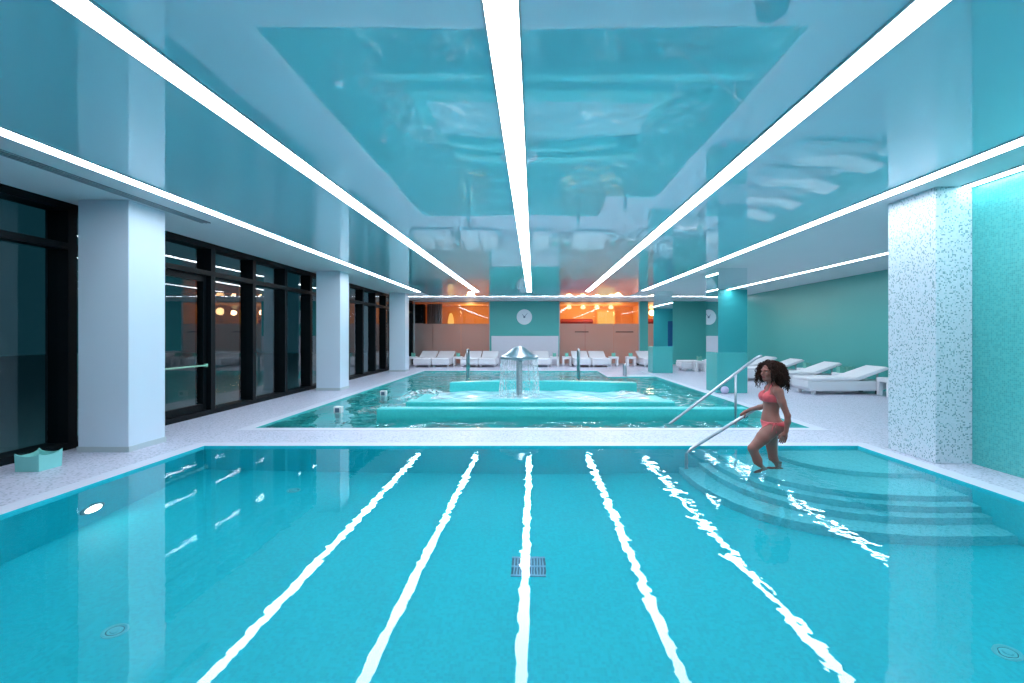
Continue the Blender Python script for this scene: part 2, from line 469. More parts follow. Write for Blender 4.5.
# raised whirlpool in the leisure pool
tub = empty('whirlpool_tub', (0.0, 11.0, -1.149))
tag(tub, 'raised teal mosaic whirlpool tub with stepped front around the mushroom fountain', 'whirlpool')
def tubpart(name, mm): return mm.build(name, M['spa'], tub, loc=(0, -11.0, 1.149))
mm = MB(); mm.box((-2.88, 9.30, -1.149), (4.05, 9.58, 0.13), 0.02); tubpart('front_ledge', mm)
mm = MB(); mm.box((-2.46, 9.80, -1.149), (2.83, 10.25, 0.19), 0.02); tubpart('upper_ledge', mm)
def arcwall(x0, x1, yc, sag, th, z0, z1, n=28):
    mm = MB(); pts = []
    for i in range(n+1):
        u = -1+2*i/n
        pts.append((x0+(x1-x0)*i/n, yc+sag*(1-u*u)))
    prof = pts + [(x, y+th) for x, y in reversed(pts)]
    mm.prism(prof, 'z', z0, z1, 0.015)
    return mm
tubpart('back_wall', arcwall(-1.95, 2.05, 12.0, 0.35, 0.32, -1.149, 0.36))
tubpart('side_wall', MB().box((-2.46, 10.252, -1.149), (-2.16, 11.5, 0.14), 0.02))
tubpart('side_wall', MB().box((2.53, 10.252, -1.149), (2.83, 11.3, 0.14), 0.02))
tubpart('bench', arcwall(-2.0, 2.75, 13.0, 0.35, 0.45, -1.149, 0.25))
tubpart('tub_floor', MB().box((-2.158, 10.252, -1.149), (2.528, 12.0, -0.6)))

# foam and tub water
m = MB()
nx, ny = 60, 26
pts = [[None]*(ny+1) for _ in range(nx+1)]
rng = random.Random(3)
def wob(x, y): return 0.012*math.sin(5.1*x+1.3*y)+0.010*math.sin(9.3*x-7.7*y)+0.008*math.sin(14*y+3*x)
for i in range(nx+1):
    for j in range(ny+1):
        x = -2.16+(2.528+2.16)*i/nx; v = j/ny
        u = max(-1, min(1, (x+1.95)/2.0-1))
        yb = 12.0+0.35*(1-u*u) if -1.95 < x < 2.05 else 12.0
        y = 10.25+(yb-10.25)*v
        pts[i][j] = m.bm.verts.new((x, y, 0.135+wob(x, y)))
for i in range(nx):
    for j in range(ny):
        m.bm.faces.new([pts[i][j], pts[i+1][j], pts[i+1][j+1], pts[i][j+1]])
tag(m.build('whirlpool_water', simple('foam_water', (0.40, 0.66, 0.73), 0.15, var=0.25, vscale=2.5), smooth='all'), 'pale foaming water inside the raised whirlpool tub', 'water', None, 'stuff')

def foam_mound(cx, cy, z, rx, ry, h, mt, label):
    m = MB(); n, k = 28, 9
    rings = [[m.bm.verts.new((cx, cy, z+h))]]
    for a in range(1, k+1):
        t = a/k
        ring = []
        for b in range(n):
            th = 2*PI*b/n
            wv = 1+0.12*math.sin(3*th+cx)+0.08*math.sin(7*th)
            ring.append(m.bm.verts.new((cx+rx*t*wv*math.cos(th), cy+ry*t*wv*math.sin(th), z+max(0, h*(1-t*t))*(1+0.25*math.sin(9*th+8*t)))))
        rings.append(ring)
    for b in range(n):
        m.bm.faces.new([rings[0][0], rings[1][b], rings[1][(b+1) % n]])
    for a in range(1, k):
        for b in range(n):
            m.bm.faces.new([rings[a][b], rings[a+1][b], rings[a+1][(b+1) % n], rings[a][(b+1) % n]])
    return tag(m.build('foam', mt, smooth='all'), label, 'foam', None, 'stuff')
foam_mound(-2.55, 12.2, -0.015, 0.62, 0.8, 0.16, M['foam_dense'], 'white foam spilling off left end of the whirlpool tub')
foam_mound(2.25, 11.85, -0.015, 0.55, 0.4, 0.17, M['foam_dense'], 'white foam spilling off right end of the whirlpool tub')
foam_mound(-2.98, 10.3, -0.015, 0.50, 0.75, 0.04, M['foam'], 'churned splash beside the white jet boxes')
foam_mound(3.45, 11.4, -0.015, 0.6, 0.9, 0.03, M['foam'], 'churned splash on the water right of the whirlpool')

# ------------------------------------------------------------------ mushroom fountain
FX, FY = -0.26, 11.15
ft = empty('mushroom_fountain', (FX, FY, -0.6)); tag(ft, 'stainless steel mushroom fountain pouring water in the whirlpool', 'fountain')
mm = MB(); mm.lathe([(0.11, 0.0), (0.11, 0.02), (0.068, 0.05), (0.064, 1.55), (0.05, 1.62)], n=28); mm.build('pole', M['steel'], ft, smooth=True)
mm = MB(); mm.lathe([(0.062, 1.52), (0.20, 1.55), (0.40, 1.565), (0.425, 1.58), (0.428, 1.615), (0.41, 1.635), (0.37, 1.652), (0.29, 1.695), (0.21, 1.755), (0.15, 1.80), (0.10, 1.83), (0.05, 1.845), (0.015, 1.848)], n=48)
mm.build('cap', M['steel'], ft, smooth=True)
mm = MB(); mm.lathe([(0.075, 0.62), (0.09, 0.66), (0.09, 0.70), (0.07, 0.74)], n=24); mm.build('collar', M['steel'], ft, smooth=True)
m = MB(); rng = random.Random(5)
for k in range(88):
    a = 2*PI*k/88+rng.uniform(-0.02, 0.02); r0 = 0.40
    top = 0.965
    pts = []
    for i in range(7):
        t = i/6
        r = r0+0.05*t+0.006*math.sin(k*3+i)
        pts.append((FX+r*math.cos(a), FY+r*math.sin(a), top-(top-0.14)*t))
    m.tube(pts, [0.004+0.003*rng.random()*(i/6) for i in range(7)], 5)
tag(m.build('fountain_water', M['stream']), 'thin curtain of water falling from the mushroom fountain rim', 'water', None, 'stuff')
foam_mound(FX, FY, 0.135, 0.62, 0.5, 0.05, M['foam_dense'], 'white foam around the foot of the mushroom fountain')

# white jet boxes standing at the left of the leisure pool
jb = empty('water_jet_box', (-3.75, 9.75, -1.149)); tag(jb, 'white water jet box in the leisure pool nearest the dividing deck', 'pool fitting', 'white jet boxes in the leisure pool')
MB().box((-0.055, -0.055, 0), (0.055, 0.055, 1.13), 0.008).build('post', M['white'], jb)
MB().box((-0.075, -0.08, 1.13), (0.075, 0.06, 1.26), 0.012).build('housing', M['white'], jb)
MB().box((-0.042, -0.084, 1.15), (0.042, -0.0795, 1.235)).build('nozzle_opening', M['clock_ink'], jb)
j2 = copy_tree(jb); j2.location = (-3.68, 12.5, -1.149); j2['label'] = 'white water jet box further back, beside the second white column'

# ------------------------------------------------------------------ ceiling
m = MB()
m.box((-4.45, FRONTY, CEIL), (4.32, 22.25, CEIL+0.1))
struct(m.build('ceiling', M['stretch']), 'glossy aqua stretch ceiling mirroring the pool hall', 'ceiling')
m = MB()
m.box((WALLX-0.35, FRONTY, CEIL), (-4.4502, BACKY+0.2, CEIL+0.1))
m.box((4.3202, FRONTY, CEIL), (RIGHTX+0.1, BACKY+0.2, CEIL+0.1))
m.box((-4.45, 22.2502, CEIL), (4.32, BACKY+0.2, CEIL+0.1))
struct(m.build('ceiling', M['soffit']), 'matte pale ceiling soffit along both sides and the back', 'ceiling')

def strip(x, y0, y1, w, label, mt='strip', transverse=False, tilt=0.0):
    t = empty('ceiling_strip_light', (x, (y0+y1)/2, CEIL) if not transverse else ((y0+y1)/2, x, CEIL)); tag(t, label, 'light', 'recessed strip lights')
    L = (y1-y0)/2; hw = w/2
    if tilt: t.rotation_euler = (0, 0, -tilt); t.location.x += tilt*((y0+y1)/2-3)
    a = MB(); b = MB()
    if not transverse:
        a.box((-hw, -L, -0.010), (hw, L, -0.001))
        for s in (-1, 1): b.box((s*hw if s > 0 else -hw-0.014, -L, -0.014), (hw+0.014 if s > 0 else -hw, L, -0.001))
    else:
        a.box((-L, -hw, -0.010), (L, hw, -0.001))
        for s in (-1, 1): b.box((-L, s*hw if s > 0 else -hw-0.014, -0.014), (L, hw+0.014 if s > 0 else -hw, -0.001))
    a.build('diffuser', M[mt], t); b.build('frame', M['vent'], t)
    return t
strip(-4.48, 0.6, 20.0, 0.17, 'long white strip light over the row of white columns')
strip(-2.36, 0.6, 19.9, 0.18, 'long white strip light between the window side light and the middle one', tilt=0.012)
strip(-0.155, 0.6, 20.0, 0.18, 'long white strip light down the middle of the ceiling', tilt=0.005)
strip(2.07, 0.6, 19.8, 0.18, 'long white strip light next to the middle one on the side of the woman', tilt=0.010)
strip(4.36, 0.6, 19.4, 0.17, 'long white strip light beside the speckled mosaic column')
strip(7.5, 6.75, 20.0, 0.15, 'long white strip light above the row of loungers at the teal side wall')
strip(22.3, -6.0, 9.2, 0.08, 'thin white strip light running across in front of the back wall', 'strip_back', transverse=True)
strip(5.06, 1.5, 5.80, 0.13, 'bright cove light along the top of the turquoise mosaic wall', 'cove')

# linear air vent
v = empty('ceiling_air_vent', (-5.0, 5.3, CEIL)); tag(v, 'long dark slotted air vent in the soffit before the first white column', 'vent')
MB().box((-0.07, -2.4, -0.006), (0.07, 2.4, -0.001)).build('frame', M['grille'], v)
mm = MB()
for k in range(120): mm.box((-0.055, -2.36+k*0.0395, -0.012), (0.055, -2.36+k*0.0395+0.016, -0.006))
for s in (-0.07, -0.008, 0.054): mm.box((s, -2.4, -0.013), (s+0.016, 2.4, -0.005))
mm.build('slat', simple('vent_slat', (0.30, 0.36, 0.40), 0.5), v)

# ------------------------------------------------------------------ walls
def wallbox(name, a, b, mt, label):
    mm = MB(); mm.box(a, b); return struct(mm.build(name, M[mt]), label, 'wall')
wallbox('wall_right', (RIGHTX, 6.76, 0), (RIGHTX+0.15, BACKY+0.2, CEIL), 'teal', 'long plain teal side wall behind the loungers')
wallbox('wall_return', (5.15, 6.61, 0), (RIGHTX+0.15, 6.76, CEIL), 'teal_lit', 'teal cross wall behind the speckled column')
wallbox('wall_mosaic', (5.15, FRONTY, 0), (5.30, 6.61, CEIL), 'mosaic_wall', 'turquoise mosaic wall running towards the viewer')
wallbox('wall_front', (WALLX-0.35, FRONTY-0.15, 0), (5.3, FRONTY, CEIL), 'teal', 'teal end wall behind the viewer')
m = MB(); m.box((-2.1, BACKY, 0), (1.43, BACKY+0.2, CEIL)); m.box((5.58, BACKY, 0), (RIGHTX+0.1, BACKY+0.2, CEIL))
struct(m.build('wall_back', M['teal']), 'teal back wall between the orange glass partitions', 'wall')
m = MB(); m.box((-2.02, BACKY-0.05, 0), (1.40, BACKY-0.001, 1.45), 0.005)
struct(m.build('trim_4', M['white_wall']), 'white wall panel under the round clock', 'wall panel')
m = MB(); m.box((8.93, 6.761, 0.0), (9.35, 6.80, 2.4))
struct(m.build('door_2', M['blue_door']), 'blue door in the teal cross wall seen in the column mirror', 'door')

# ------------------------------------------------------------------ columns
def column(name, a, b, mt, label):
    mm = MB(); mm.box(a, b, 0.006, 1); return struct(mm.build(name, M[mt]), label, 'column')
for k, y in enumerate((6.40, 13.5, 20.45)):
    column('column', (-5.80, y, 0), (-5.15, y+0.64, CEIL), 'column_white',
           ('white square column nearest the viewer, by the aqua box', 'white square column in the middle of the window side', 'white square column at the far end of the window side')[k])
    mm = MB(); mm.box((-5.81, y-0.01, 0.0), (-5.14, y+0.65, 0.07))
    struct(mm.build('baseboard_column', M['vent']), 'thin grey plinth at the foot of the ' + ('nearest', 'middle', 'farthest')[k] + ' white column', 'baseboard')
column('column', (4.72, 5.83, 0), (5.15, 6.61, CEIL), 'speckle', 'speckled white mosaic column at the pool corner')
for k, y in enumerate((12.9, 19.7)):
    lab = ('mirror clad column with teal lower panel and lavender ball', 'mirror clad column with teal lower panel by the back wall')[k]
    c = empty('column', (5.2, y+0.4, 0)); struct(c, lab, 'column')
    MB().box((-0.40, -0.405, 0), (0.385, 0.405, 1.05), 0.008).build('dado_panel', M['teal_dado'], c)
    MB().prism([(-0.375, -0.40), (0.38, -0.40), (0.38, 0.40), (-0.400, 0.40)], 'z', 1.0501, CEIL).build('mirror_panel', M['mirror'], c)

# ------------------------------------------------------------------ windows on the left
mull = [-4.0, -1.7, 0.9, 2.4, 3.8, 5.2, 6.6, 8.1, 9.52, 10.94, 12.36, 13.78, 15.2, 16.62, 18.04, 19.46, 20.88, 22.3, 23.9, 25.6]
TR = 2.66
where = {6: 'behind the nearest white column', 7: 'glazed door bay', 8: 'second bay past the nearest white column', 9: 'third bay past the nearest white column',
         10: 'fourth bay, just before the middle white column', 11: 'bay hidden half behind the middle white column', 12: 'second bay past the middle white column', 13: 'third bay past the middle white column', 14: 'fourth bay past the middle white column', 15: 'bay just before the farthest white column',
         16: 'bay behind the farthest white column', 17: 'bay just past the farthest white column', 18: 'last bay meeting the back wall', 5: 'nearest visible bay behind the aqua box', 4: 'bay just before the aqua box'}
wi = 0
for i in range(len(mull)-1):
    y0, y1 = mull[i], mull[i+1]
    x1, x0 = WALLX, WALLX-0.30
    fw = 0.065
    isdoor = (i == 7)
    if isdoor: nm = 'door_1'
    else: wi += 1; nm = 'window_%d' % wi
    wdw = empty(nm, (WALLX, (y0+y1)/2, 0)); struct(wdw, 'black framed floor to ceiling night window, ' + where.get(i, 'out beside the viewer'), 'door' if isdoor else 'window')
    if isdoor: wdw['label'] = 'black framed glass terrace door past the nearest white column'
    ym = (y0+y1)/2
    mm = MB()
    mm.box((x0-WALLX, y0-ym, 0), (0, y0-ym+fw, CEIL)); mm.box((x0-WALLX, y1-ym-fw, 0), (0, y1-ym, CEIL))
    mm.box((x0-WALLX, y0-ym+fw, 0), (0, y1-ym-fw, 0.09)); mm.box((x0-WALLX, y0-ym+fw, CEIL-0.10), (0, y1-ym-fw, CEIL))
    mm.box((-0.20, y0-ym+fw, TR-0.045), (0.0, y1-ym-fw, TR+0.045))
    mm.build('window_frame', M['frame'], wdw)
    gx = -0.14
    MB().box((gx-0.006, y0-ym+fw, TR+0.045), (gx+0.006, y1-ym-fw, CEIL-0.10)).build('pane', M['pane'], wdw)
    if isdoor:
        lf = MB()
        lf.box((gx-0.02, y0-ym+fw, 0.09), (gx+0.05, y0-ym+fw+0.09, TR-0.045)); lf.box((gx-0.02, y1-ym-fw-0.09, 0.09), (gx+0.05, y1-ym-fw, TR-0.045))
        lf.box((gx-0.02, y0-ym+fw+0.09, 0.09), (gx+0.05, y1-ym-fw-0.09, 0.21)); lf.box((gx-0.02, y0-ym+fw+0.09, TR-0.155), (gx+0.05, y1-ym-fw-0.09, TR-0.045))
        leaf = lf.build('door_leaf', M['frame'], wdw)
        MB().box((gx-0.006, y0-ym+fw+0.09, 0.21), (gx+0.006, y1-ym-fw-0.09, TR-0.155)).build('pane', M['pane'], leaf)
        pb = MB(); pb.tube([(gx+0.09, y0-ym+fw+0.05, 0.93), (gx+0.09, y1-ym-fw-0.05, 0.93)], 0.016, 10)
        for yy in (y0-ym+fw+0.05, y1-ym-fw-0.05): pb.box((gx+0.04, yy-0.02, 0.90), (gx+0.10, yy+0.02, 0.96))
        p = pb.build('push_bar', simple('push_bar_green', (0.25, 0.50, 0.36), 0.3), leaf, smooth=True); p['label'] = 'pale green push bar'
    else:
        MB().box((gx-0.006, y0-ym+fw, 0.09), (gx+0.006, y1-ym-fw, TR-0.045)).build('pane', M['pane'], wdw)
m = MB(); m.box((-40, -15, -0.3), (WALLX-0.36, 45, -0.1))
struct(m.build('ground', M['terrace']), 'dark terrace outside the windows at night', 'ground')

# ------------------------------------------------------------------ glass partitions and the orange room behind
def partition(n, x0, x1, seams, label):
    w_ = empty('window_%d' % n, ((x0+x1)/2, BACKY+0.1, 0)); struct(w_, label, 'glass partition')
    cx = (x0+x1)/2
    mm = MB()
    mm.box((x0-cx, -0.05, 0), (x0-cx+0.05, 0.05, CEIL)); mm.box((x1-cx-0.05, -0.05, 0), (x1-cx, 0.05, CEIL))
    mm.box((x0-cx+0.05, -0.05, CEIL-0.03), (x1-cx-0.05, 0.05, CEIL)); mm.box((x0-cx+0.05, -0.05, 0), (x1-cx-0.05, 0.05, 0.04))
    mm.build('window_frame', M['vent'], w_)
    xs = [x0+0.05]+seams+[x1-0.05]
    for a, b in zip(xs, xs[1:]):
        MB().box((a-cx+0.006, -0.008, 2.08), (b-cx-0.006, 0.008, CEIL-0.03)).build('pane', M['glass_partition'], w_)
        f = MB().box((a-cx+0.006, -0.008, 0.04), (b-cx-0.006, 0.008, 2.0795)).build('frosted_pane', M['frosted'], w_); f['label'] = 'frosted lower pane'
    return w_
wl = partition(30, WALLX+0.02, -2.1, [-5.05, -3.6], 'glass partition with frosted lower half beside the farthest white column')
wr = partition(31, 1.43, 5.58, [2.78, 4.25], 'glass partition with frosted lower half under the warm lamps')
for x0, x1 in ((2.25, 2.95), (4.35, 5.25)):
    hb = MB(); hb.tube([(x0-3.505, -0.05, 1.66), (x1-3.505, -0.05, 1.66)], 0.022, 8)
    hb.box((x0-3.505+0.06, -0.05, 1.645), (x0-3.505+0.09, -0.008, 1.675)); hb.box((x1-3.505-0.09, -0.05, 1.645), (x1-3.505-0.06, -0.008, 1.675))
    h = hb.build('handle', M['grille'], wr, smooth=True); h['label'] = 'dark horizontal pull bar'

m = MB()
RB = 30.0
m.box((-6.4, RB, 0), (6.2, RB+0.1, 3.2)); m.box((-6.5, BACKY+0.2, 0), (-6.4, RB, 3.2)); m.box((6.1, BACKY+0.2, 0), (6.2, RB, 3.2))
m.box((-6.5, BACKY+0.2, 3.2), (6.2, RB+0.1, 3.3))
struct(m.build('wall_lounge', M['orange']), 'orange walls of the lounge behind the glass partitions', 'wall')
m = MB(); m.box((-6.5, BACKY+0.3, -0.1), (6.2, RB+0.1, 0.0))
struct(m.build('floor', M['orange_floor']), 'warm floor of the lounge behind the glass', 'floor')
# taupe curtain and dark cabinet on the left of the lounge
m = MB()
prof = []
for k in range(41): prof.append((-5.52+0.80*k/40, 26.5+0.05*math.sin(k*1.3)))
prof += [(x, y+0.03) for x, y in reversed(prof)]
m.prism(prof, 'z', 0.02, 3.15)
tag(m.build('curtain', M['grey_curtain']), 'taupe curtain behind the glass next to the farthest column', 'curtain')
cb = empty('dark_cabinet', (-5.87, 26.1, 0)); tag(cb, 'tall dark cabinet behind the glass next to the farthest column', 'cabinet')
MB().box((-0.42, -0.25, 0), (0.32, 0.25, 3.1), 0.01).build('body', M['frame'], cb)
MB().box((-0.40, -0.275, 2.15), (0.30, -0.251, 3.07), 0.004).build('door', M['frame'], cb)
MB().box((-0.40, -0.275, 0.08), (0.30, -0.251, 2.12), 0.004).build('door', M['grey_curtain'], cb)

def pendant(x, y, z, r, label, mt='lamp_glow', s=1.0):
    p = empty('pendant_lamp', (x, y, 3.2)); tag(p, label, 'lamp', 'warm pendant lamps in the lounge')
    MB().tube([(0, 0, -0.002), (0, 0, z-3.2+r)], 0.006, 6).build('cord', M['grille'], p)
    MB().lathe([(0.02, z-3.2+r), (r*0.6, z-3.2+r*0.8), (r, z-3.2+0.2*r), (r*0.95, z-3.2-0.3*r), (r*0.5, z-3.2-0.6*r), (0.01, z-3.2-0.65*r)], n=20).build('lamp_shade', M[mt], p, smooth=True)
for k, (px, dep) in enumerate(((569, 28.6), (583, 28.6), (597, 28.6), (611, 28.6))):
    x = (px-531)*dep/500
    pendant(x, dep, 1.5+27.5*dep/500, 0.14, ('warm lamp glowing above the red sofa, nearest the clock wall', 'warm lamp glowing above the red sofa, second from the clock wall', 'warm lamp between the red sofa and yellow panel', 'warm lamp above the yellow lit panel')[k])
    l = bpy.data.lights.new('pendant_light', 'POINT'); l.energy = 16; l.color = (1.0, 0.64, 0.30); l.shadow_soft_size = 0.15
    lo = bpy.data.objects.new('pendant_light', l); lo.location = (x, dep-0.1, 1.5+27.5*dep/500-0.3); link(lo)
for x, y, z, e_ in ((-3.4, 28.2, 2.7, 34), (4.8, 27.6, 2.8, 12), (-0.3, 28.0, 2.7, 14)):
    l = bpy.data.lights.new('lounge_light', 'POINT'); l.energy = e_; l.color = (1.0, 0.60, 0.26); l.shadow_soft_size = 0.2
    lo = bpy.data.objects.new('lounge_light', l); lo.location = (x, y, z); link(lo)
# wall lamp glowing in the left partition
wlx = (451-531)*29.8/500
wlm = empty('wall_lamp', (wlx, 29.98, 2.2)); tag(wlm, 'glowing amber wall lamp behind the partition nearest the farthest column', 'lamp')
MB().box((-0.20, -0.10, -0.35), (0.20, -0.001, -0.28), 0.01).build('bracket', M['grille'], wlm)
MB().lathe([(0.10, -0.28), (0.17, -0.15), (0.19, 0.1), (0.12, 0.45), (0.06, 0.6)], c=(0, -0.22, 0), n=20).build('lamp_shade', M['warm_panel'], wlm, smooth=True)
# yellow lit panel
pn = empty('lit_panel', (4.45, 29.9, 0)); tag(pn, 'yellow glowing display panel behind the right glass partition', 'lit panel')
MB().box((-0.55, -0.12, 2.05), (0.62, 0.05, 3.05), 0.01).build('frame', M['orange'], pn)
MB().box((-0.46, -0.14, 2.14), (0.52, -0.121, 2.9)).build('diffuser', M['warm_panel'], pn)
MB().box((-0.62, -0.2, 0), (0.7, 0.05, 2.045), 0.01).build('cabinet', M['orange_floor'], pn)
# red high-backed sofa seen over the frosted glass
rs = empty('red_banquette', (2.7, 29.3, 0)); tag(rs, 'red high backed banquette behind the glass under the warm lamps', 'sofa')
MB().box((-0.95, -0.5, 0.0), (0.95, 0.4, 0.45), 0.03).build('seat', M['red'], rs)
MB().box((-0.95, 0.2, 0.4505), (0.95, 0.45, 2.45), 0.05).build('backrest', M['red'], rs)
MB().tube([(-0.95, 0.18, 2.30), (0.95, 0.18, 2.30)], 0.09, 14).build('bolster', M['red'], rs, smooth=True)

# ------------------------------------------------------------------ wall clock
ck = empty('wall_clock', (-0.34, BACKY, 2.42)); tag(ck, 'round pale wall clock on the teal back wall', 'clock')
MB().lathe([(0.34, -0.001), (0.34, -0.035), (0.01, -0.036)], n=48, axis='y').build('dial', M['clock_face'], ck, smooth=True)
MB().lathe([(0.335, -0.002), (0.39, -0.002), (0.395, -0.045), (0.365, -0.055), (0.335, -0.04)], n=48, axis='y').build('rim', M['clock_rim'], ck, smooth=True)
for k in range(12):
    mm = MB()
    a = 2*PI*k/12; c_, s_ = math.cos(a), math.sin(a)
    r0, r1 = 0.235, 0.30; hw = 0.014
    mm.quad(*[(r*c_-q*s_, -0.0375, r*s_+q*c_) for r, q in ((r0, -hw), (r1, -hw), (r1, hw), (r0, hw))]); mm.build('hour_mark', M['clock_ink'], ck)
for a, L, w_ in ((2.2, 0.17, 0.022), (0.9, 0.25, 0.016)):
    c_, s_ = math.cos(a), math.sin(a)
    q = MB(); q.prism([(r*c_-t*s_, r*s_+t*c_) for r, t in ((-0.05, -w_), (L, -w_*0.5), (L, w_*0.5), (-0.05, w_))], 'y', -0.046, -0.040); q.build('hand', M['clock_ink'], ck)
MB().lathe([(0.055, -0.038), (0.05, -0.05), (0.01, -0.052)], n=20, axis='y').build('hub', M['clock_ink'], ck)

# ------------------------------------------------------------------ sun loungers
def make_lounger():
    t = empty('sun_lounger')
    # shell: low boat-shaped body, head at +x
    prof = [(0.06, 0.10), (1.88, 0.10), (1.98, 0.16), (2.0, 0.34), (0.0, 0.34), (0.0, 0.18)]
    mm = MB(); mm.prism(prof, 'y', -0.41, 0.41, 0.02); mm.build('base', M['lounger'], t)
    for sx, sy in ((0.18, -0.32), (0.18, 0.32), (1.80, -0.32), (1.80, 0.32)):
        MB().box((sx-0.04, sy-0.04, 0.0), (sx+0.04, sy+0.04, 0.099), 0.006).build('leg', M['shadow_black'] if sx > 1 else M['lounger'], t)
    mm = MB(); mm.box((0.02, -0.395, 0.3405), (1.22, 0.395, 0.425), 0.03, 3); mm.build('seat_cushion', M['cushion'], t, smooth=True)
    prof = [(1.20, 0.36), (1.26, 0.345), (2.02, 0.62), (2.06, 0.66), (1.98, 0.70), (1.22, 0.435)]
    mm = MB(); mm.prism(prof, 'y', -0.395, 0.395, 0.02); mm.build('backrest', M['cushion'], t)
    for s in (-0.28, 0.28): MB().box((1.80, s-0.015, 0.3405), (1.84, s+0.015, 0.555)).build('backrest_support', M['steel'], t)
    return t
lg = make_lounger()
lounger_spots = [
    # back row, feet to the pool
    (-5.06, 23.15, PI/2, 'white lounger of the back row standing closest to the farthest white column'),
    (-4.20, 23.15, PI/2, 'white lounger of the back row, second from the farthest white column'),
    (-2.86, 23.15, PI/2, 'white lounger of the back row partly behind the handrail pole left of the fountain'),
    (-2.02, 23.15, PI/2, 'white lounger of the back row just left of the mushroom fountain'),
    (0.48, 23.15, PI/2, 'white lounger of the back row just right of the mushroom fountain'),
    (2.40, 23.15, PI/2, 'white lounger of the back row behind the handrail pole right of the fountain'),
    (3.25, 23.15, PI/2, 'white lounger of the back row under the yellow panel, right one of its pair'),
    (5.65, 23.15, PI/2, 'white lounger of the back row cut off by the farther mirror column'),
    # side row, heads to the teal wall
    (6.95, 12.95, 0.0, 'nearest white lounger of the side row, whole beside the woman'),
    (6.95, 14.85, 0.0, 'second white lounger of the side row, right behind the nearest one'),
    (6.95, 16.85, 0.0, 'third white lounger of the side row, its backrest showing right of the woman'),
    (6.95, 18.65, 0.0, 'fourth white lounger of the side row, between mirror column and woman'),
    (6.25, 21.2, 0.0, 'white lounger seen between the two mirror columns'),
]
for i, (x, y, rz, lab) in enumerate(lounger_spots):
    o = lg if i == 0 else copy_tree(lg)
    o.location = (x, y, 0.0); o.rotation_euler = (0, 0, rz)
    tag(o, lab, 'sun lounger', 'white sun loungers')

# ------------------------------------------------------------------ side tables and aqua lanterns
def make_table():
    t = empty('side_table')
    MB().box((-0.22, -0.22, 0.34), (0.22, 0.22, 0.45), 0.012).build('tabletop', M['table'], t)
    for sx in (-0.17, 0.17):
        for sy in (-0.17, 0.17):
            MB().box((sx-0.045, sy-0.045, 0), (sx+0.045, sy+0.045, 0.3395), 0.006).build('leg', M['table'], t)
    return t
tb = make_table()
table_spots = [(-5.74, 24.4, 'white side table beside the farthest white column'), (-3.55, 24.4, 'white side table between the two pairs of loungers left of the fountain'),
    (1.14, 24.4, 'white side table right of the lounger by the fountain'), (1.74, 24.4, 'white side table at the foot of the right glass partition, nearest the clock panel'),
    (4.02, 24.4, 'white side table right of the lounger pair under the yellow panel'), (4.86, 24.4, 'white side table next to the lounger by the farther mirror column'),
    (8.7, 13.9, 'white side table between the nearest two side loungers'), (8.75, 15.85, 'white side table behind the second side lounger'),
    (8.85, 12.28, 'white side table in front of the nearest side lounger'), (6.9, 20.5, 'white side table in front of the lounger between the mirror columns')]
for i, (x, y, lab) in enumerate(table_spots):
    o = tb if i == 0 else copy_tree(tb)
    o.location = (x, y, 0); tag(o, lab, 'side table', 'white side tables')

def make_lantern(wx, wy, h, mt):
    """open folded box whose corners stand up higher than the sagging rims"""
    t = empty('aqua_box')
    mm = MB(); th = 0.012; n = 8
    def rim(u): return h*(0.82+0.18*abs(2*u-1)**3)
    corners = [(-wx/2, -wy/2), (wx/2, -wy/2), (wx/2, wy/2), (-wx/2, wy/2)]
    for k in range(4):
        (xa, ya), (xb, yb) = corners[k], corners[(k+1) % 4]
        nx_, ny_ = (yb-ya), -(xb-xa); L = math.hypot(nx_, ny_); nx_, ny_ = nx_/L*th, ny_/L*th
        for i in range(n):
            u0, u1 = i/n, (i+1)/n
            p0 = (xa+(xb-xa)*u0, ya+(yb-ya)*u0); p1 = (xa+(xb-xa)*u1, ya+(yb-ya)*u1)
            h0, h1 = rim(u0), rim(u1)
            v = [(p0[0], p0[1], 0), (p1[0], p1[1], 0), (p1[0]*1.04, p1[1]*1.04, h1), (p0[0]*1.04, p0[1]*1.04, h0)]
            w = [(a-nx_, b-ny_, c) for a, b, c in v]
            mm.quad(*v); mm.quad(*w[::-1]); mm.quad(v[3], v[2], w[2], w[3])
    mm.quad((-wx/2, -wy/2, 0.01), (wx/2, -wy/2, 0.01), (wx/2, wy/2, 0.01), (-wx/2, wy/2, 0.01))
    mm.build('folded_shell', mt, t)
    return t
bx = make_lantern(0.26, 0.27, 0.20, M['aqua']); bx.location = (-5.52, 5.61, 0.0)
tag(bx, 'aqua open box with raised corners on the deck by the first column', 'box')
small = make_lantern(0.16, 0.16, 0.19, M['aqua_green'])
ls = MB().lathe([(0.04, 0.012), (0.04, 0.12), (0.005, 0.13)], n=14).build('candle', M['candle'], small, smooth=True)
small.name = 'candle_lantern'
for i, (x, y, lab) in enumerate(((-5.74, 24.4, 'small green lantern on the table by the farthest column'), (-3.55, 24.4, 'small green lantern on the table left of the handrail pole'),
        (1.14, 24.4, 'small green lantern on the table right of the fountain'), (1.74, 24.4, 'small green lantern on the table nearest the clock panel'),
        (4.02, 24.4, 'small green lantern on the table right of the lounger pair'), (4.86, 24.4, 'small green lantern on the table by the farther mirror column'),
        (8.62, 13.9, 'small green lantern on the table behind the nearest side lounger, left of two'), (8.86, 13.9, 'small green lantern on the table behind the nearest side lounger, right of two'),
        (8.75, 15.85, 'small green lantern on the table behind the second side lounger'), (6.9, 20.5, 'small green lantern on the table between the mirror columns'))):
    o = small if i == 0 else copy_tree(small)
    o.location = (x, y, 0.4505); tag(o, lab, 'lantern', 'small green lanterns')

